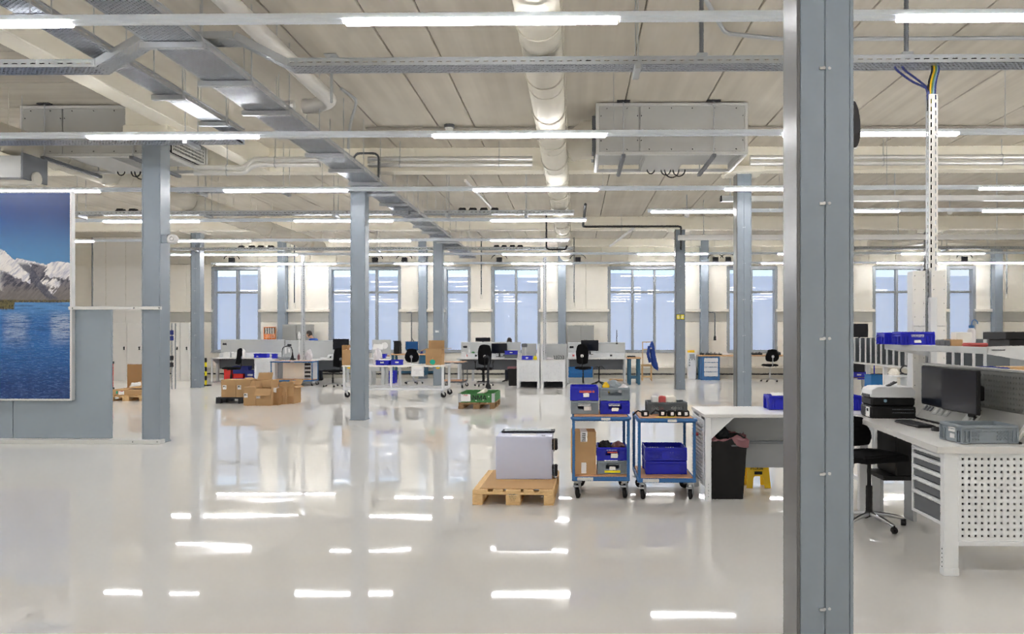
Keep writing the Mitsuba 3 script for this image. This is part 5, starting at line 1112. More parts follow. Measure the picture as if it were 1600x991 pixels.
place(P, 'wall_rack', 'orange wall rack with small bins above the far left bench', 'rack')
def wall_cab(px0, px1, Y, z1, d, label, m='mat_peg_grey'):
    x0, x1 = X(px0, Y), X(px1, Y); P = Parts(); c = (x0 + x1)/2
    P.add('body', MB().box(x0, x1, Y + .02, Y + d, 0, z1, .004), m)
    for a, b, s in ((x0, c - .004, 1), (c + .004, x1, -1)):
        k = P.add('door', MB().box(a + .012, b - .004, Y, Y + .02, .08, z1 - .02, .004), m); e = b - .06 if s > 0 else a + .03
        P.add(k + '__handle', MB().box(e, e + .03, Y - .02, Y, 1.0, 1.14, .004), 'mat_dark')
    return place(P, 'cabinet', label, 'cabinet')
wall_cab(441, 485, 29.3, Zp(507, 29.3), .42, 'grey two door cabinet at the wall behind the person')
wall_cab(886.5, 928, 29.3, Zp(508.5, 29.3), .42, 'grey two door cabinet at the wall behind the black chair')
# partition bench with pegboard drawer cabinet, blue cart
yB2 = 26.6
far_bench(431, 540, yB2 + .6, .80, 'grey workbench with the tall divider behind the far blue cart', pz=Zp(533, yB2 + 1.4), console=False)
P = Parts(); x0, x1 = X(442, yB2 - .5), X(486, yB2 - .5); h = .78
P.add('case', MB().box(x0, x1, yB2 - .48, yB2 + .15, .05, h, .004), 'mat_bench'); P.add('side_panel', MB().poly(holes(X(475, yB2 - .5) - x0, .62, .03, .05, .012), 0, .012, 'y').xf([[1, 0, 0, x0], [0, 1, 0, yB2 - .5], [0, 0, 1, .1], [0, 0, 0, 1]]), 'mat_cream_beam')
for i in range(5): P.add('drawer', MB().box(X(476, yB2 - .5), x1 - .02, yB2 - .5, yB2 - .48, .12 + i*.13, .12 + i*.13 + .07, .004), 'mat_dark')
P.add('top', MB().box(x0 - .05, x1 + .1, yB2 - .5, yB2 + .2, h, h + .03, .003), 'mat_bench_top')
place(P, 'drawer_cabinet', 'pegboard sided drawer cabinet behind the far blue cart', 'cabinet')
fx = (X(430, 25.9) + X(494.5, 25.9))/2; fw = X(494.5, 25.9) - X(430, 25.9)
place(cart(fw, .6, .80, .20), 'transport_cart', 'long blue frame cart at the far left benches', 'cart', fx, 26.0 - .3 + .1)
zt2 = .812
single('clear_case', MB().box(-.22, .22, -.08, .08, 0, .10, .006), 'mat_frame_grey', 'grey tray case on the drawer cabinet by the divider', 'case', x=X(449, yB2), y=yB2 - .3, z=zt2)
P = Parts(); P.add('hose', MB().tube(bend([(-.2, 0, .0), (-.2, 0, .44), (.12, 0, .46), (.16, 0, .1)], 6, .15), .014, 8), 'mat_dark', 40); P.add('plate', MB().box(-.15, .08, .02, .03, .02, .42), 'mat_far_panel'); P.add('tag', MB().box(-.12, -.06, .01, .02, .2, .4), 'mat_white'); P.add('tag', MB().box(.0, .05, .01, .02, .25, .38), 'mat_white')
place(P, 'hose_loop', 'black hose loop over a clear plate with two tags by the divider', 'hose', X(452, yB2), yB2 - .1, zt2)
P = Parts(); P.add('base', MB().box(-.06, .1, -.06, .06, 0, .05, .01), 'mat_black'); P.add('cone', MB().cyl((0, 0, .05), (0, 0, .24), .05, 12, .015), 'mat_black', 40)
place(P, 'soldering_stand', 'black cone stand on the drawer cabinet by the divider', 'stand', X(462, yB2), yB2 - .3, zt2)
for px, m, hh, r, lab in ((472, 'mat_bag_red', .2, .04, 'pinkish bottle left of the blue bottle by the divider'), (479, 'mat_cable_blue', .24, .035, 'dark blue bottle before the white bag by the divider')):
    single('bottle', MB().lathe([(0, 0), (r, 0), (r, hh*.75), (r*.4, hh*.88), (r*.4, hh), (0, hh)], n=14), m, lab, 'bottle', smooth=40, x=X(px, yB2), y=yB2 - .32, z=zt2)
heap('plastic_bag', 'white plastic bag beside the dark blue bottle by the divider', X(484, yB2), yB2 - .1, zt2, .24, .22, .34, 'mat_bag_white', 41, False)
P = Parts(); z = Zp(531, 28); P.add('post', MB().cyl((0, 0, -.45), (0, 0, .1), .016, 8), 'mat_white'); P.add('head', MB().lathe([(0, .1), (.06, .1), (.045, .2), (.03, .27), (0, .28)], n=14), 'mat_white', 40); P.add('collar', MB().cyl((0, 0, .04), (0, 0, .09), .05, 12), 'mat_white')
place(P, 'inspection_head', 'white lamp head on a post beside the far left power pole', 'lamp', X(469, 28.0), 27.9, z)
mon_at(520, 545, yB2 + .55, 1.02, .36, 'dark monitor left of the trolley table carton')
single('device', MB().box(-.13, .13, -.08, .08, 0, .07, .01), 'mat_white', 'white console box left of the dark monitor', 'device', x=X(506, yB2 + .7), y=yB2 + .8, z=.80)
P = Parts(); a, b = X(506, yB2 + .7), X(533, yB2 + .7); P.add('housing', MB().poly(Polygon([(0, 0), (.2, 0), (.2, .17), (.04, .12)]), a, b, 'x').xf([[1, 0, 0, 0], [0, 1, 0, yB2 + 1.05], [0, 0, 1, .8], [0, 0, 0, 1]]), 'mat_bench')
for i in range(3): P.add('knob', MB().cyl((a + .12 + i*.16, yB2 + 1.04, .87), (a + .12 + i*.16, yB2 + 1.08, .87), .03, 10), 'mat_dark')
place(P, 'power_console', 'small light socket console below the dark monitor', 'socket console')
place(swivel_chair(.52, .62, .40, cone=True), 'swivel_chair', 'black swivel chair left of the trolley table', 'chair', X(523, 25.4), 25.2, 0, 60)
# bench between the columns
yC = 28.3
P = Parts(); x0, x1 = X(606, yC), X(690, yC)
P.add('top', MB().box(x0, x1, yC, yC + .75, .92, .965, .004), 'mat_wood_top')
for x in (x0 + .12, x1 - .2): P.add('leg', MB().box(x, x + .08, yC + .05, yC + .13, 0, .92, .004), 'mat_teal_leg'); P.add('leg', MB().box(x, x + .08, yC + .6, yC + .68, 0, .92, .004), 'mat_teal_leg')
P.add('rail', MB().box(x0 + .12, x1 - .12, yC + .6, yC + .65, .25, .33, .004), 'mat_teal_leg'); P.add('cabinet', MB().box(X(655, yC), X(664, yC), yC + .06, yC + .68, .2, .92, .006), 'mat_teal_leg')
place(P, 'workbench', 'wood topped bench with teal legs under the window between the columns', 'workbench')
mon_at(633.5, 653, yC + .3, .965, .32, 'monitor with a blue screen on the wood topped bench', 'mat_screen_blue')
single('computer_tower', MB().box(-.1, .1, -.2, .2, 0, .42, .01).box(-.13, .08, -.15, .2, .42, .46, .01), 'mat_black', 'black computer tower on the wood topped bench', 'computer', x=X(618, yC), y=yC + .35, z=.965)
place(swivel_chair(.62, .46, .44), 'swivel_chair', 'black swivel chair before the monitor with the blue screen', 'chair', X(646, 26.8), 26.8, 0, 0)
for i, (px, m) in enumerate(((658, 'mat_cable_blue'), (674, 'mat_frame_grey'))): single('spool', MB().lathe([(0, 0), (.07, 0), (.07, .02), (.04, .03), (.04, .09), (.07, .1), (.07, .12), (0, .12)], n=16), m, ['dark blue spool right of the blue screen', 'pale spool above the large carton'][i], 'spool', smooth=40, x=X(px, yC + .2), y=yC + .3, z=.965)
yD = 26.0
P = Parts(); x0, x1 = X(572, yD), X(602, yD); P.add('top', MB().box(x0, x1, yD, yD + .8, .83, .865, .004), 'mat_bench_top'); P.add('back_panel', MB().box(x0, x1, yD + .78, yD + .8, .865, Zp(531, yD + .8), .004), 'mat_far_panel')
for x in (x0 + .05, x1 - .16): P.add('leg', MB().box(x, x + .1, yD + .1, yD + .2, 0, .83, .004), 'mat_far_panel'); P.add('leg', MB().box(x, x + .1, yD + .6, yD + .7, 0, .83, .004), 'mat_far_panel')
P.add('case', MB().box(x0 + .16, x1 - .2, yD + .05, yD + .7, .45, .82, .006), 'mat_far_panel')
place(P, 'workbench', 'grey workbench just right of the column behind the trolley table', 'workbench')
P = Parts(); th = np.linspace(-.4, 2.2, 14); P.add('arm', MB().tube([(.16 - .2*math.sin(t), 0, .05 + .36*t/2.2) for t in th], .014, 8), 'mat_white', 40); P.add('head', MB().lathe([(0, -.015), (.10, -.015), (.11, 0), (.10, .015), (0, .015)], (.12, 0, .42), 18, 'y'), 'mat_white', 40); P.add('base', MB().cyl((.2, 0, 0), (.2, 0, .06), .07, 14), 'mat_white')
place(P, 'magnifier_lamp', 'white curved magnifier lamp right of the column', 'lamp', X(592, yD), yD + .3, .865)
cr(590, 602, yD + .1, .867, .15, 'mat_blue_plastic', 'small blue crate below the magnifier lamp', d=.3, oh=False)
single('wood_block', MB().box(-.14, .14, -.1, .1, 0, .10, .006), 'mat_board_brown', 'brown block above the small blue crate by the column', 'block', x=X(595, yD), y=yD + .55, z=.867)
cr(607, 617, 27.0, 0, .42, 'mat_blue_plastic', 'blue crate on the floor under the wood topped bench', d=.4, oh=False)
place(cart(.75, 1.0, .80, .22, 'mat_darkgrey'), 'transport_cart', 'grey frame cart between the trolley table and the green collar', 'cart', X(701, 24.0), 25.0)
# group F2
yF = 26.4
far_bench(713, 812, yF, .86, 'grey workbench behind the black bag and the green collar', pz=Zp(535.5, yF + .8))
mon_at(743, 766, yF + 1.35, Zp(534, yF + 1.3) - .0, .14, 'monitor back above the middle bench divider', stand=False)
mon_at(768, 792.5, yF + .35, .90, .33, 'black monitor beside the dark haired person')
cr(788, 808, yF + .06, .862, .12, 'mat_grey_dark_plastic', 'grey crate under the blue one on the middle bench', d=.3, oh=False)
cr(788, 808.5, yF + .06, .984, .13, 'mat_blue_plastic', 'blue crate stacked on a grey one on the middle bench', d=.3, oh=False, lab=[(0, .07, .1, .03, 'mat_paper')])
single('white_box', MB().box(-.08, .08, -.08, .08, 0, .22, .006), 'mat_white', 'white upright box at the left end of the middle bench', 'box', x=X(724, yF + .1), y=yF + .2, z=.86)
single('green_part', MB().box(-.05, .05, -.03, .03, 0, .05, .01), 'mat_green', 'small green part on the middle bench console', 'part', x=X(739, yF + .6), y=yF + .66, z=1.02)
single('bottle', MB().lathe([(0, 0), (.025, 0), (.025, .12), (.01, .15), (.01, .2), (0, .2)], n=12), 'mat_white', 'small white bottle on the middle bench console', 'bottle', smooth=40, x=X(733, yF + .6), y=yF + .66, z=1.02)
place(swivel_chair(.58, .66, .40, True, cone=True), 'swivel_chair', 'black high backed swivel chair at the middle bench', 'chair', X(757, 25.7), 25.6, 0, 10)
P = Parts(); P.add('hose', MB().tube([(0, 0, .04), (.0, 0, .5), (.02, 0, .75), (.06, 0, .92), (-.02, 0, 1.0), (-.12, 0, .95)], .035, 8), 'mat_dark', 40); P.add('shroud', MB().cyl((0, 0, 0), (0, 0, .16), .10, 12, .05), 'mat_black', 40)
place(P, 'extraction_arm', 'black hose arm standing behind the green collar', 'hose arm', X(763, 24.4), 24.3)
peg_cabinet(807.5, 843, 24.5, .87, 'left pegboard cabinet of the pair under the slim pole')
peg_cabinet(845.5, 883, 24.5, .87, 'right pegboard cabinet of the pair under the slim pole')
for a, b, lab in ((839, 843.2, 'upright white board end left of the slim pole'), (845.4, 849.8, 'upright white board end right of the slim pole')):
    single('board_end', MB().box(X(a, 24.7), X(b, 24.7), 24.7, 25.2, .872, Zp(538, 24.7), .004), 'mat_bench', lab, 'board')
single('divider', MB().box(X(815, 25.6), X(838, 25.6), 25.6, 25.63, 0, Zp(537, 25.6), .004), 'mat_far_panel', 'grey divider panel behind the left pegboard cabinet', 'divider')
single('divider', MB().box(X(852, 25.6), X(886, 25.6), 25.6, 25.63, 0, Zp(537.5, 25.6), .004), 'mat_far_panel', 'grey divider panel behind the right pegboard cabinet', 'divider')
cr(815, 832, 24.6, .872, .12, 'mat_blue_plastic', 'blue bin on the left pegboard cabinet', d=.3, oh=False, lab=[(0, .06, .07, .05, 'mat_paper')])
heap('yellow_bag', 'yellow bag right of the blue bin on the left pegboard cabinet', X(836, 24.6), 24.75, .87, .12, .14, .12, 'mat_yellow_vivid', 51, False)
P = Parts(); P.add('post', MB().cyl((0, 0, 0), (0, 0, .42), .03, 10), 'mat_unit_edge', 40); P.add('head', MB().box(-.12, .06, -.06, .06, .38, .50, .02), 'mat_darkgrey'); P.add('base', MB().box(-.1, .1, -.08, .08, 0, .03, .006), 'mat_dark')
place(P, 'microscope', 'grey microscope behind the blue bin on the left pegboard cabinet', 'microscope', X(821, 25.1), 25.1, .872)
heap('white_bag', 'white flat bag on the right pegboard cabinet', X(857, 24.7), 24.8, .87, .32, .3, .07, 'mat_bag_white', 52, False)
P = Parts()
for i in range(5): P.add('tool', MB().tube([(i*.07, 0, .0), (i*.07 + .02, .02, .07 + .03*(i % 3)), (i*.07 - .02, .0, .12)], .012, 6), 'mat_dark', 40)
place(P, 'tool_tray', 'dark hand tools on the right pegboard cabinet', 'tools', X(866, 25.0), 25.0, .872)
P = Parts(); P.add('body', MB().raw(frus(.13, .17, 0, .6), BOXF), 'mat_black'); P.add('liner', MB().raw(frus(.178, .182, .55, .61), BOXF), 'mat_bag_red')
place(P, 'waste_bin', 'black waste bin with reddish liner left of the pegboard cabinets', 'bin', X(802, 25.9), 25.9)
# group F3
yG = 26.6
far_bench(884, 980, yG, .86, 'grey workbench with white socket strip right of the pegboard cabinets', pz=Zp(536, yG + .8))
mon_at(908, 935, yG + .4, .98, .36, 'dark monitor above the black chair right of the pegboard cabinets', rot=-4)
place(swivel_chair(.62, .64, .36, cone=True), 'swivel_chair', 'black high backed chair right of the pegboard cabinets', 'chair', X(911, 25.4), 25.2, 0, -6)
P = Parts(); P.add('post', MB().cyl((0, 0, .1), (0, 0, .6), .02, 10), 'mat_black')
for i in range(4): a = i*math.pi/2 + .4; P.add('foot', MB().tube([(0, 0, .12), (.28*math.cos(a), .28*math.sin(a), .03)], .02, 6), 'mat_black'); P.add('prong', MB().tube([(0, 0, .6), (.1*math.cos(a), .1*math.sin(a), .62), (.2*math.cos(a), .2*math.sin(a), .52)], .012, 6), 'mat_black')
place(P, 'bare_stool', 'bare black stool base under the bench beside the blue drawers', 'stool', X(936, 26.2), 26.2, 0)
P = Parts(); x0, x1 = X(888, 27.0), X(926, 27.0); P.add('case', MB().box(x0, x1, 27.02, 27.35, .20, .56, .006), 'mat_blue_box')
for i in range(3): P.add('drawer', MB().box(x0 + .02, x1 - .02, 27.0, 27.02, .22 + i*.115, .32 + i*.115, .004), 'mat_blue_box')
P.add('base', MB().box(x0, x1 + .02, 27.0, 27.35, .0, .2, .006), 'mat_far_panel')
place(P, 'drawer_cabinet', 'bright blue drawer cabinet behind the black high backed chair', 'cabinet')
single('antenna', MB().cyl((0, 0, 0), (0, 0, .42), .012, 8).box(-.03, .03, -.03, .03, -.06, 0), 'mat_dark', 'thin dark rod standing on the divider before the wide window', 'rod', x=X(963.5, 27.5), y=27.39, z=1.38)
P = Parts(); yH = 26.3; x0, x1 = X(981, yH), X(1002, yH)
P.add('top', MB().box(x0, x1, yH, yH + .9, .85, .90, .004), 'mat_wood_top')
for x in (x0 + .03, x1 - .11):
    for y in (yH + .04, yH + .78): P.add('leg', MB().box(x, x + .08, y, y + .08, 0, .85, .004), 'mat_teal_leg')
P.add('stretcher', MB().box(x0 + .05, x1 - .05, yH + .78, yH + .84, .2, .27, .004), 'mat_teal_leg'); P.add('stretcher', MB().box(x0 + .03, x1 - .03, yH + .04, yH + .1, .2, .27, .004), 'mat_teal_leg')
place(P, 'side_table', 'small wood topped table with teal legs at the bench end', 'table')
single('black_pad', MB().box(-.13, .13, -.2, .2, 0, .04, .01), 'mat_black', 'black pad lying on the small wood topped table', 'pad', x=X(988, yH), y=yH + .45, z=.90)
# wooden stand with blue coat
P = Parts(); yI = 28.6; x0, x1 = X(1003.5, yI), X(1019, yI)
for x in (x0, x1 - .03): P.add('post', MB().box(x, x + .03, yI, yI + .03, 0, Zp(534, yI) if x == x0 else Zp(534, yI), .003), 'mat_pine'); P.add('post', MB().box(x, x + .03, yI + .35, yI + .38, 0, .56, .003), 'mat_pine')
for py in (534.5, 546): P.add('rail', MB().box(x0, x1, yI + .002, yI + .028, Zp(py, yI) - .02, Zp(py, yI) + .01, .003), 'mat_pine')
P.add('seat', MB().box(x0 - .02, x1 + .02, yI - .01, yI + .40, .52, .58, .004), 'mat_pine'); P.add('lower_shelf', MB().box(x0, x1, yI, yI + .38, .12, .15, .003), 'mat_pine')
P.add('hook', MB().tube([(X(1017.5, yI), yI + .01, Zp(534.5, yI)), (X(1017.8, yI), yI - .10, Zp(534.2, yI)), (X(1018, yI), yI - .13, Zp(533, yI))], .012, 6), 'mat_zinc')
place(P, 'wooden_stand', 'light wooden stool stand with high back frame under the wide window', 'stand')
v, f = [], []
NN, KK = 28, 16
for k in range(KK + 1):
    t = k / KK; z = Zp(533.5, yI) - t * (Zp(533.5, yI) - Zp(577, yI)); cx = X(1018.0, yI) + .02*t + .12*t*t
    hw = np.interp(t, [0, .06, .15, .3, .6, .9, 1], [.02, .05, .085, .09, .10, .11, .07]); hd = np.interp(t, [0, .1, .3, 1], [.03, .08, .10, .09])
    for i in range(NN):
        a = 2*math.pi*i/NN; r = 1 + .10*math.sin(6*a + 2*t) * t; v.append((cx + hw*r*math.cos(a), yI - .13 + hd*r*math.sin(a), z - .05*math.cos(a)*t))
for k in range(KK):
    for i in range(NN): a, b = k*NN+i, k*NN+(i+1) % NN; f += [[a, b, b+NN], [a, b+NN, a+NN]]
P = Parts(); P.add('cloth', MB().raw(v, f), 'mat_coat_blue', True); xx = X(1014, yI)
P.add('sleeve', MB().tube([(xx, yI - .2, Zp(541, yI)), (xx - .06, yI - .22, Zp(553, yI)), (xx + .02, yI - .24, Zp(566, yI))], [.06, .055, .05], 10), 'mat_coat_blue', 40); P.add('name_patch', MB().box(xx + .02, xx + .07, yI - .275, yI - .255, Zp(545, yI), Zp(543, yI)), 'mat_white')
place(P, 'work_coat', 'dark blue work coat hanging from the wooden stand', 'coat')
single('flat_carton', MB().box(-.3, .3, -.2, .2, 0, .05, .004), 'mat_cardboard', 'flat brown carton lying by the wall beyond the bench', 'carton', x=X(965, 28.6), y=28.7, z=0)
# wall bench at the right
yJ = 29.0
P = Parts(); x0, x1 = X(1092, yJ), X(1330, yJ)
P.add('top', MB().box(x0, x1, yJ, yJ + .75, .86, .905, .004), 'mat_wood_top')
for x in (x0 + .06, x1 - .3, (x0 + x1)/2 + .5): P.add('leg', MB().box(x, x + .08, yJ + .55, yJ + .63, 0, .86, .004), 'mat_teal_leg')
a, b = X(1096.5, yJ), X(1125, yJ); P.add('case', MB().box(a, b, yJ + .04, yJ + .6, .0, .86, .006), 'mat_blue_frame')
for i in range(4): P.add('drawer', MB().box(a + .09, b - .07, yJ + .01, yJ + .04, .14 + i*.17, .29 + i*.17, .004), 'mat_bench')
place(P, 'workbench', 'wood topped wall bench with a blue and white drawer case at right', 'workbench')
place(swivel_chair(.60, .44, .44), 'swivel_chair', 'black swivel chair with chrome stem at the right wall bench', 'chair', X(1203, 28.2), 28.2, 0, 3)
for i, px in enumerate((1097, 1106, 1112, 1118, 1125, 1132, 1137, 1177, 1183, 1188, 1217)):
    r = random.Random(px); hgt = .04 + .06*r.random()
    single('bench_tool', MB().box(-.07, .07, -.05, .05, 0, hgt, .012).cyl((-.04, 0, hgt - .005), (.0, .03, hgt + .04), .014, 6), 'mat_white' if px in (1132, 1137) else 'mat_dark',
        ['dark red handled tool at the left end of the right wall bench', 'first dark tool over the drawer case', 'second dark tool over the drawer case', 'third dark tool over the drawer case', 'dark tool just right of the drawer case', 'white tool dish left of the column on the wall bench', 'second white dish left of the column on the wall bench', 'dark tool just right of the column on the wall bench', 'second dark tool right of the column on the wall bench', 'third dark tool right of the column on the wall bench', 'dark device right of the chair on the wall bench'][i], 'tool', x=X(px, yJ + .3), y=yJ + .35, z=.905)
P = Parts(); yK = YW - .24; x0, x1, z0, z1 = X(1074, yK), X(1086.5, yK), Zp(574, yK), Zp(551, yK)
P.add('body', MB().box(x0, x1, yK - .2, yK + .10, 0, z1, .01), 'mat_white'); P.add('screen', MB().box(x0 + .05, x1 - .05, yK - .215, yK - .2, z1 - .22, z1 - .05), 'mat_frame_grey')
for i in range(3): P.add('knob', MB().cyl((x0 + .05, yK - .21, z0 + .08 + i*.1), (x0 + .05, yK - .198, z0 + .08 + i*.1), .025, 10), 'mat_darkgrey')
for i in range(2): P.add('knob', MB().cyl((x1 - .1*(i + .6), yK - .21, z0 + .3), (x1 - .1*(i + .6), yK - .198, z0 + .3), .025, 10), 'mat_darkgrey')
place(P, 'test_device', 'white control cabinet with grey screen at the wall beside the column', 'device')
single('yellow_tray', MB().box(-.12, .12, -.08, .08, 0, .09, .01), 'mat_yellow', 'yellow cardboard tray on the white control cabinet', 'tray', x=X(1079.5, yK), y=yK - .02, z=z1)
# yellow marks on the column, striped post
P = Parts(); x, y, z = X(1063, 23.98), 23.985, Zp(495.5, 23.98)
for s in (-1, 1):
    k = P.add('plate', MB().box(x + s*.062 - .05, x + s*.062 + .05, y - .004, y + .004, z - .07, z + .07, .004), 'mat_yellow_vivid'); P.add(k + '__frame', MB().box(x + s*.062 - .056, x + s*.062 + .056, y - .001, y + .006, z - .078, z + .078), 'mat_black')
    letters(P, '8', .08, x + s*.062, y - .0045, z - .04, 'mat_white')
place(P, 'number_plate', 'pair of yellow number plates on the far column', 'sign')
P = Parts(); x, y = X(321.5, 25.6), 25.6
for i in range(6): P.add('band', MB().cyl((0, 0, .03 + i*.145), (0, 0, .03 + (i+1)*.145), .035, 12), 'mat_yellow_vivid' if i % 2 == 0 else 'mat_black', 40)
P.add('base', MB().cyl((0, 0, 0), (0, 0, .03), .17, 18), 'mat_black'); P.add('card', MB().box(-.10, -.03, -.04, -.02, .42, .62), 'mat_white')
place(P, 'striped_post', 'yellow and black striped post at the far left column', 'post', x, y)
single('wall_plate', MB().box(-.055, .055, -.012, .0, -.03, .03, .003), 'mat_white', 'small white plate on the column behind the large carton', 'plate', x=X(683, 24.3), y=24.3, z=Zp(518, 24.3))
# drop cables with sockets on the back wall
for px, y, p0, p1, lab in ((643, 29.6, 488, 548, 'hanging cable with two plugs above the blue screen'), (1117, 29.7, 488, 532, 'hanging dark cable with plug on the wall over the drawer case'), (752, 29.3, 414, 467, 'thin hanging cable with round end between the windows'), (1573, 29.3, 414, 467, 'hanging cable with hook end at the far right wall'), (897, 29.3, 414, 480, 'thin hanging rod on the wall left of the wide window'), (460, 29.3, 414, 480, 'thin hanging rod on the wall over the grey cabinet')):
    P = Parts(); x = X(px, y); za, zb = Zp(p0, y), Zp(p1, y)
    P.add('cable', MB().tube(bend([(x - (.25 if p0 > 480 else 0), YW - .14 if p0 > 480 else y, za + (0 if p0 > 480 else 1.0)), (x, y, za), (x, y, zb + .12)], 5, .1), .022, 6), 'mat_darkgrey', 40); P.add('plug', MB().cyl((x, y, zb), (x, y, zb + .16), .045, 10), 'mat_dark' if p0 > 480 else 'mat_cream', 40)
    if px == 643: P.add('plug', MB().cyl((x + .12, y, zb + .02), (x + .12, y, zb + .16), .045, 10).tube([(x, y, zb + .45), (x + .12, y, zb + .3), (x + .12, y, zb + .1)], .02, 6), 'mat_dark', 40)
    place(P, 'drop_cable', lab, 'cable')
# ---------------------------------------------------------------- behind the nearest bench, at right
xR = 7.5
P = Parts(); P.add('top', MB().box(xR - .12, xR + .75, 13.6, 22.6, .885, .925, .004), 'mat_bench_top')
for y in (13.8, 16.6, 19.4, 22.3):
    for x in (xR - .05, xR + .6): P.add('leg', MB().box(x, x + .09, y, y + .09, 0, .885, .004), 'mat_bench')
P.add('back_panel', MB().box(xR + .72, xR + .75, 13.6, 22.6, .925, 1.45), 'mat_far_panel')
place(P, 'workbench', 'long white bench with a row of grey bin dividers behind the nearest workbench', 'workbench')
names = ['first', 'second', 'third', 'fourth', 'fifth', 'sixth', 'seventh', 'eighth', 'ninth', 'tenth', 'eleventh', 'twelfth', 'thirteenth', 'fourteenth', 'fifteenth', 'sixteenth', 'seventeenth', 'eighteenth']
ds = (1333, 1341.5, 1350, 1358, 1366, 1374, 1383, 1393, 1402, 1412, 1421, 1472, 1485, 1499, 1517, 1534)
for i, px in enumerate(ds):
    y = xR * math.cos(YAW) * F / (px - 898); P = Parts()
    P.add('plate', MB().box(-.0, .42, -.05, -.025, 0, .64, .004), 'mat_grey_dark_plastic'); P.add('plate', MB().box(.0, .42, .025, .05, 0, .64, .004), 'mat_grey_dark_plastic'); P.add('insert', MB().box(.06, .36, -.025, .025, .04, .46, .004), 'mat_dark'); P.add('edge', MB().box(-.01, .0, -.055, .055, .0, .64, .003), 'mat_unit_edge' if i % 3 else 'mat_far_panel')
    place(P, 'bin_divider', names[i] + ' grey bin divider of the row right of the nearest column', 'rack', xR, y, .925, 0, group='grey bin dividers behind the nearest workbench')
mon_at(1331, 1356.5, 25.2, Zp(527, 25.2) - .12, .42, 'black monitor seen just right of the nearest column')
P = Parts(); P.add('top', MB().box(X(1318, 25), X(1362, 25), 25.0, 25.8, Zp(527, 25.2) - .16, Zp(527, 25.2) - .12, .004), 'mat_bench_top')
for px in (1320, 1358): P.add('leg', MB().box(X(px, 25), X(px, 25) + .08, 25.1, 25.7, 0, Zp(527, 25.2) - .16, .004), 'mat_far_panel')
place(P, 'instrument_stand', 'grey stand carrying the black monitor right of the nearest column', 'stand')
yN = 22.9; xN0, xN1 = X(1328, yN), X(1367, yN)
place(cart(xN1 - xN0, .9, .96, .42, 'mat_blue_plastic'), 'transport_cart', 'navy blue cart with cables right of the nearest column', 'cart', (xN0 + xN1)/2, yN + .45)
heap('cable_heap', 'heap of black cables on the navy blue cart', X(1345, yN), yN + .4, .96, .62, .5, .42, 'mat_black', 61, False, 'cables', amp=.9)
cr(1325, 1360, yN + .05, .425, .15, 'mat_blue_plastic', 'blue crate on the lower deck of the navy cart', d=.5, oh=False, lab=[(0, .08, .12, .04, 'mat_paper')])
cr(1332, 1352, yN + .12, .578, .24, 'mat_dark', 'dark crate on top of the blue crate on the navy cart', d=.4, oh=False)
yq = 16.6
P = Parts(); a, b = X(1394, yq), X(1428, yq); P.add('board', MB().box(a, b, yq, yq + .5, Zp(587, yq) - .03, Zp(587, yq), .004), 'mat_bench')
for x in (a, b - .12): P.add('leg', MB().box(x, x + .12, yq + .05, yq + .4, 0, Zp(587, yq) - .03, .004), 'mat_bench')
place(P, 'low_shelf', 'low white shelf bench behind the label printer', 'shelf')
heap('packed_part', 'cream packed part on the low shelf behind the printer', X(1404, yq), yq + .25, Zp(587, yq), .2, .2, .14, 'mat_cream', 1404, False, 'part')
P = Parts(); th = np.linspace(0, 5, 26); P.add('loop', MB().tube([(.13*math.cos(t) + .02*t, .04*math.sin(2*t), .11 + .09*math.sin(t)) for t in th], .014, 6), 'mat_dark', 40)
place(P, 'cable_coil', 'dark looped cable on the low shelf behind the printer', 'cable', X(1418, yq), yq + .2, Zp(587, yq) + .0)
cr(1361, 1381, 20.5, .0, .62, 'mat_blue_box', 'mid blue crate on the floor behind the navy cart', d=.5, oh=False)
for px, lab in ((1553, 'blue tray under the shelf end at far right'), ):
    P = Parts(); x, y = X(px, 6.6), 7.75; P.add('shelf', MB().box(3.36, 4.9, 7.2, 7.75, 1.30, 1.32), 'mat_bench'); P.add('post', MB().box(4.75, 4.81, 7.6, 7.66, 0, 1.30), 'mat_bench'); P.add('post', MB().box(3.42, 3.48, 7.6, 7.66, 0, 1.3), 'mat_bench')
    place(P, 'upper_shelf', 'second white shelf behind the pegboard at far right', 'shelf')
    cr(1542, 1578, 7.3, 1.322, .03, 'mat_blue_navy', 'flat navy tray on the second white shelf', d=.3, oh=False)
    single('flat_carton', MB().box(-.2, .25, -.12, .12, 0, .03, .004), 'mat_cardboard', 'flat brown carton beside the navy tray', 'carton', x=X(1600, 7.4) + .05, y=7.5, z=1.322)
# floor cabinets seen under the nearest bench end
P = Parts(); P.add('plinth', MB().box(4.2, 5.6, 8.2, 9.6, 0, .36, .01), 'mat_bench'); place(P, 'low_cabinet', 'low white cabinet seen below the end panel of the nearest workbench', 'cabinet')
P = Parts(); P.add('case', MB().box(-.1, .1, -.22, .22, 0, .44, .01), 'mat_black'); place(P, 'computer_tower', 'black computer hanging under the nearest workbench', 'computer', X(1402, 7.2), 7.2, .42)
P = Parts(); P.add('board', MB().box(-.2, .2, -.2, .2, .38, .42, .004), 'mat_black'); P.add('leg', MB().box(-.19, -.16, -.1, .1, 0, .38), 'mat_zinc'); P.add('leg', MB().box(.1, .13, -.1, .1, 0, .38), 'mat_zinc'); place(P, 'computer_stand', 'black footboard stand carrying the computer under the bench', 'stand', X(1402, 7.2), 7.2)
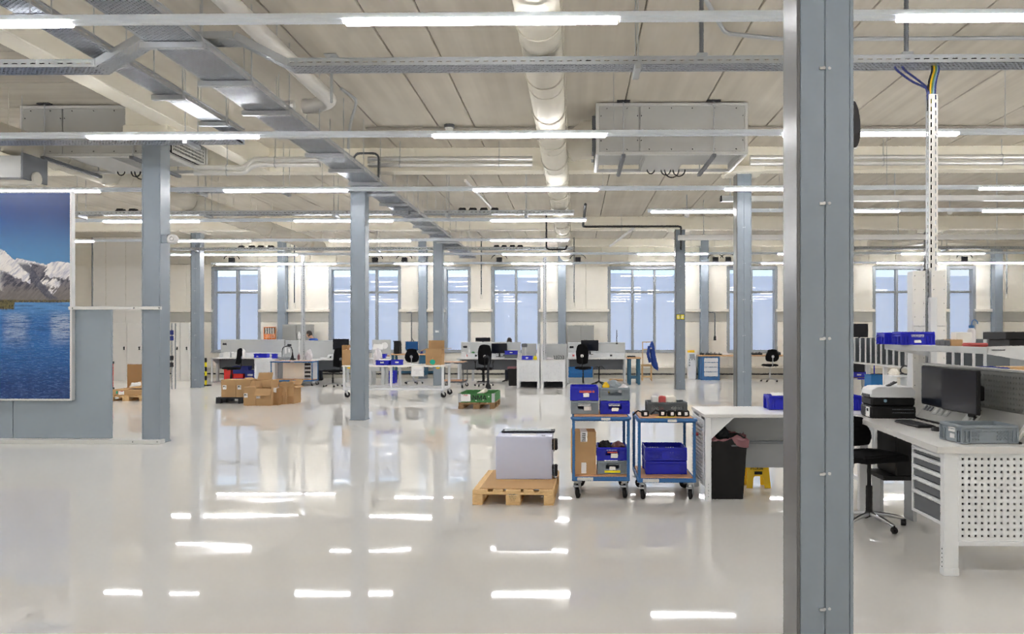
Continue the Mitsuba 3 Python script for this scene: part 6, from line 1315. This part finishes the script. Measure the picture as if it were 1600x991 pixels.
# ---------------------------------------------------------------- far left corner
for i, (a, b, yy, lab) in enumerate(((176, 198, 28.4, 'white tall locker at the far wall, left of the near column'), (198.5, 222, 28.4, 'white tall locker behind the open carton'), (267, 281, 28.2, 'white tall locker right of the near column'), (281.5, 296, 28.2, 'white tall locker left of the far column'))):
    x0, x1 = X(a, yy), X(b, yy); z1 = Zp(504, yy); P = Parts(); P.add('body', MB().box(x0, x1, yy + .02, yy + .5, 0, z1, .004), 'mat_white_sheet'); P.add('door', MB().box(x0 + .01, x1 - .01, yy, yy + .02, .06, z1 - .01, .004), 'mat_white_sheet'); P.add('door__handle', MB().box(x1 - .12, x1 - .07, yy - .02, yy, 1.10, 1.22, .004), 'mat_dark')
    place(P, 'locker', lab, 'locker')
yL = 29.2
P = Parts(); P.add('leaf', MB().box(X(145, yL), X(230, yL), yL, yL + .12, Zp(482, yL) - 1.5, Zp(357, yL), .006), 'mat_white_sheet'); P.add('leaf', MB().box(X(-60, yL + .3), X(143, yL + .3), yL + .3, yL + .42, .02, Zp(357, yL), .006), 'mat_cream'); P.add('edge', MB().box(X(143.5, yL), X(145.5, yL), yL - .02, yL + .12, .02, Zp(357, yL)), 'mat_frame_grey')
for px in (165, 196): P.add('seam', MB().box(X(px, yL), X(px, yL) + .012, yL - .004, yL, 1.3, Zp(360, yL)), 'mat_cream_dark')
P.add('track', MB().box(X(-60, yL), X(330, yL), yL - .06, yL, Zp(356, yL), Zp(353, yL), .006), 'mat_cream'); P.add('post', MB().box(X(225, yL), X(230, yL), yL, yL + .12, 0, 1.3), 'mat_white_sheet')
place(P, 'sliding_gate', 'tall cream sliding gate leaves at the far left corner', 'gate')
cy = fy(628)
place(pallet(.9, 1.1), 'pallet', 'pine pallet with an open carton behind the grey partition', 'pallet', X(196, cy), cy + .55)
xa, xb = X(168, cy), X(220, cy)
P = carton(xb - xa, .8, .13, True, 'mat_cardboard', [(-.1, .06, .14, .09)]); P.d.pop('barcode', None)
P.add('side_flap', MB().box(-.38, .10, .36, .37, .13, .74), 'mat_cardboard_dark'); P.add('side_flap', MB().box(.02, .42, -.3, .36, -.004, .004).xf(RX(14, 0, 0, .24)), 'mat_cardboard'); P.add('red_stripe', MB().box(-.13, -.06, -.4035, -.402, .09, .10), 'mat_red'); P.add('green_tag', MB().box(-.23, -.19, -.4035, -.401, .03, .10), 'mat_teal')
place(P, 'carton', 'wide open carton on the pallet behind the grey partition', 'carton', (xa + xb)/2, cy + .45, .146)
heap('paper_heap', 'white crumpled packing paper in the wide open carton', X(199, cy), cy + .4, .27, .3, .3, .17, 'mat_paper', 71, False, 'paper')
P = Parts(); y = 22.5; x = X(179, y) - .42; P.add('body', MB().box(-.18, .10, 0, .5, .12, .80, .006), 'mat_red'); P.add('top', MB().box(-.2, .12, -.02, .52, .80, .87, .01), 'mat_dark'); P.add('base', MB().box(-.2, .12, -.02, .52, .06, .12, .01), 'mat_dark')
for i in range(4): P.add('drawer', MB().box(-.17, .09, -.015, 0, .16 + i*.155, .29 + i*.155, .004), 'mat_red'); P.add(f'drawer_{i:03d}__handle' if i else 'drawer__handle', MB().box(-.14, .06, -.025, -.015, .27 + i*.155, .285 + i*.155), 'mat_white')
for a in (-.14, .06): P.add('wheel', MB().cyl((a, .1, .045), (a + .03, .1, .045), .045, 14), 'mat_black', 40); P.add('wheel', MB().cyl((a, .42, .045), (a + .03, .42, .045), .045, 14), 'mat_black', 40)
place(P, 'tool_trolley', 'red tool trolley with white drawer handles behind the grey partition', 'tool trolley', x, y)
P = Parts(); y = 24.0; x = X(268.5, y)
P.add('frame', MB().tube([(0, 0, 0), (0, 0, Zp(505, y)), (.06, .1, Zp(505, y)), (.06, .1, 0)], .018, 8), 'mat_frame_grey', 40)
for z in (1.72, 1.55, .95, .75): P.add('item', MB().box(-.05, .06, -.06, -.0, z - .08, z + .06, .01), 'mat_blue_navy' if z > 1 else 'mat_dark')
place(P, 'tool_rack', 'slim rack with hanging dark blue items right of the near column', 'rack', x, y)
# ---------------------------------------------------------------- people
def person(name, label, j, rad, hair_len, shirt, loc, rot, headpitch=0, hair='mat_hair'):
    """One continuous body from joints with radii: every bone is the hull of the spheres at its ends."""
    S = lambda p, r: manifold3d.Manifold.sphere(r, 20).translate(list(map(float, p)))
    def chain(*ns): return [manifold3d.Manifold.batch_hull([S(j[a], rad[a]), S(j[b], rad[b])]) for a, b in zip(ns[:-1], ns[1:])]
    def smooth(parts, L=.022):
        m = manifold3d.Manifold.batch_boolean(parts, manifold3d.OpType.Add).refine_to_length(L).to_mesh()
        t = trimesh.Trimesh(m.vert_properties[:, :3], m.tri_verts, process=True); trimesh.smoothing.filter_taubin(t, iterations=8); return t
    P = Parts(); hd = np.array(j['head'], float); Rh = RX(headpitch)[:3, :3]
    skull = manifold3d.Manifold.sphere(.1, 36).scale([.76, .95, 1.18])
    face = [skull, manifold3d.Manifold.sphere(.055, 24).scale([.9, .9, .7]).translate([0, .055, -.075]), manifold3d.Manifold.batch_hull([S((0, .092, .01), .010), S((0, .112, -.022), .013), S((0, .092, -.03), .012)]),
        manifold3d.Manifold.batch_hull([S((-.022, .088, -.058), .008), S((.022, .088, -.058), .008)])] + [S((s*.078, .0, -.01), .02).scale([1, 1, 1]) for s in (-1, 1)] + [manifold3d.Manifold.batch_hull([S((s*.02, .088, .022), .008), S((s*.05, .08, .022), .008)]) for s in (-1, 1)]
    T4 = np.c_[Rh, hd]
    face = [m.transform(T4) for m in face]
    hands = []
    for s in 'lr':
        w, h = np.array(j['wrist_' + s]), np.array(j['hand_' + s]); d = (h - w) / np.linalg.norm(h - w); side = np.cross(d, [0, 0, 1]); side /= np.linalg.norm(side)
        hands.append(manifold3d.Manifold.batch_hull([S(w, .026), S(h + side*.028, .016), S(h - side*.028, .016)]))
        for k, ln in zip((-1.5, -.5, .5, 1.5), (.065, .078, .082, .068)):
            b0 = h + side*k*.019; b1 = b0 + d*ln*.55 + [0, 0, -.008]; b2 = b1 + d*ln*.4 + [0, 0, -.022]
            hands += [manifold3d.Manifold.batch_hull([S(b0, .0095), S(b1, .009)]), manifold3d.Manifold.batch_hull([S(b1, .009), S(b2, .008)])]
        tb = w + d*.03 + side*(.03 if s == 'l' else -.03); hands.append(manifold3d.Manifold.batch_hull([S(tb, .012), S(tb + d*.045 + side*(.025 if s == 'l' else -.025), .009)]))
    body = chain('pelvis', 'waist', 'chest', 'neck') + [manifold3d.Manifold.batch_hull([S(j['sh_l'], rad['sh_l']), S(j['sh_r'], rad['sh_r']), S(j['chest'], rad['chest'])]), manifold3d.Manifold.batch_hull([S(j['neck'], .052), S(hd + Rh @ [0, -.01, -.08], .05)]), manifold3d.Manifold.batch_hull([S(j['hip_l'], rad['hip_l']), S(j['hip_r'], rad['hip_r']), S(j['waist'], rad['waist'])])]
    for s in 'lr': body += chain('sh_' + s, 'el_' + s, 'wrist_' + s) + chain('hip_' + s, 'knee_' + s, 'ankle_' + s) + [manifold3d.Manifold.batch_hull([S(j['ankle_' + s], .045), S(np.array(j['ankle_' + s]) + [0, .17, -.035], .034)])]
    t = smooth(face + hands + body, .018); v = np.array(t.vertices)
    P.add('body', MB().raw(v, t.faces), 'mat_skin', True)
    grow = lambda names, k: [manifold3d.Manifold.batch_hull([S(j[a], rad[a] + k), S(j[b], rad[b] + k)]) for a, b in names]
    sh = grow([('pelvis', 'waist'), ('waist', 'chest'), ('sh_l', 'el_l'), ('sh_r', 'el_r'), ('el_l', 'wrist_l'), ('el_r', 'wrist_r')], .014) + [manifold3d.Manifold.batch_hull([S(j['sh_l'], rad['sh_l'] + .012), S(j['sh_r'], rad['sh_r'] + .012), S(j['chest'], rad['chest'] + .012)])]
    t = smooth(sh, .03); P.add('shirt', MB().raw(t.vertices, t.faces), shirt, True)
    tr = grow([('hip_l', 'knee_l'), ('hip_r', 'knee_r'), ('knee_l', 'ankle_l'), ('knee_r', 'ankle_r')], .014) + [manifold3d.Manifold.batch_hull([S(j['hip_l'], rad['hip_l'] + .015), S(j['hip_r'], rad['hip_r'] + .015), S(j['pelvis'], rad['pelvis'] + .016)])]
    t = smooth(tr, .03); P.add('trousers', MB().raw(t.vertices, t.faces), 'mat_trouser', True)
    for s in 'lr':
        a = np.array(j['ankle_' + s]); m = manifold3d.Manifold.batch_hull([S(a + [0, -.02, -.03], .05), S(a + [0, .18, -.045], .04)]); P.add('shoe', MB().mesh(m.refine_to_length(.03)), 'mat_black', 40)
        P.add('eye', MB().mesh(S(hd + Rh @ [(-1 if s == 'l' else 1)*.034, .083, .004], .010)), 'mat_dark', True)
    hm = manifold3d.Manifold.sphere(.108, 36).scale([.80, .98, 1.18]).translate([0, -.008, .006]); cut = manifold3d.Manifold.cube([.3, .2, .3], True).translate([0, .135, -.105]).rotate([8, 0, 0]); cut2 = manifold3d.Manifold.cube([.3, .4, .2], True).translate([0, .0, -.10 - hair_len - .06]); cut3 = manifold3d.Manifold.cube([.3, .1, .14], True).translate([0, .10, -.01])
    hm = ((hm - cut) - cut2 - cut3).refine_to_length(.012).transform(T4).to_mesh(); hv = np.array(hm.vert_properties[:, :3]); hv += (meshkit.fbm(hv * 30, 3)[:, None] - .5) * .012
    P.add('hair', MB().raw(hv, hm.tri_verts), hair, True)
    place(P, name, label, 'person', loc[0], loc[1], 0, rot)
def seated(lean=0.0, desk=.80):
    a = math.radians(lean); up = lambda d: (0, .02 + d*math.sin(a), .56 + d*math.cos(a))
    j = dict(pelvis=(0, 0, .56), waist=up(.18), chest=up(.40), neck=up(.55)); n = j['neck']; c = j['chest']
    j['head'] = (0, n[1] + .05 + .1*math.sin(a), n[2] + .15)
    for s, k in (('l', -1), ('r', 1)):
        j['sh_' + s] = (k*.165, c[1] + .01, c[2] + .06); j['el_' + s] = (k*.22, c[1] + .14, c[2] - .17); j['wrist_' + s] = (k*.14, c[1] + .34, c[2] - .14); j['hand_' + s] = (k*.12, c[1] + .41, c[2] - .15)
        j['hip_' + s] = (k*.095, .02, .54); j['knee_' + s] = (k*.12, .44, .52); j['ankle_' + s] = (k*.12, .40, .09)
    rad = dict(pelvis=.13, waist=.115, chest=.12, neck=.052)
    for s in 'lr': rad.update({'sh_' + s: .062, 'el_' + s: .042, 'wrist_' + s: .028, 'hip_' + s: .085, 'knee_' + s: .058, 'ankle_' + s: .042})
    return j, rad
def stool(label, x, y, zs=.44):
    P = Parts(); P.add('seat', MB().cyl((0, 0, zs - .05), (0, 0, zs), .17, 20), 'mat_fabric', 40); P.add('column', MB().cyl((0, 0, .08), (0, 0, zs - .05), .025, 10), 'mat_chrome', 40)
    for i in range(5): a = i*1.2566; P.add('foot', MB().tube([(0, 0, .09), (.26*math.cos(a), .26*math.sin(a), .03)], .022, 8), 'mat_black')
    place(P, 'stool', label, 'stool', x, y)
def standing(lean, zp=.98):
    j, rad = seated(lean); a = math.radians(lean); up = lambda d: (0, .02 + d*math.sin(a), zp + d*math.cos(a)); dz = np.array(up(.40)) - np.array(j['chest'])
    for k in list(j):
        if k.startswith(('sh', 'el', 'wr', 'ha', 'he', 'ne', 'che', 'wa')): j[k] = tuple(np.array(j[k]) + dz)
    j['pelvis'] = (0, 0, zp)
    for s, k in (('l', -1), ('r', 1)): j['hip_' + s] = (k*.095, .0, zp - .03); j['knee_' + s] = (k*.10, .04, .52); j['ankle_' + s] = (k*.11, -.02, .09)
    return j, rad
j, rad = standing(30, 1.04)
person('person', 'person in a blue shirt bent over work behind the far left divider', j, rad, .02, 'mat_shirt_blue', (X(499, 28.3), 28.3), 78, -28)
j, rad = seated(4); j = {k: (v[0], v[1], v[2] + (.16 if not k.startswith(('knee', 'ankle')) else (.10 if k.startswith('knee') else 0))) for k, v in j.items()}
person('person', 'dark haired person seated with back turned beyond the black monitor', j, rad, .10, 'mat_shirt_blue', (X(795.5, 27.85), 27.85), 0, 0)
stool('black stool under the dark haired person', X(795.5, 27.85), 27.85, .57)
P = Parts(); x0, x1 = X(735, 28.45), X(845, 28.45); P.add('top', MB().box(x0, x1, 28.22, 28.65, .84, .875, .004), 'mat_bench_top')
for x in (x0 + .05, x1 - .15): P.add('leg', MB().box(x, x + .08, 28.45, 28.53, 0, .84), 'mat_far_panel')
place(P, 'workbench', 'narrow bench under the two pane window before the seated person', 'workbench')
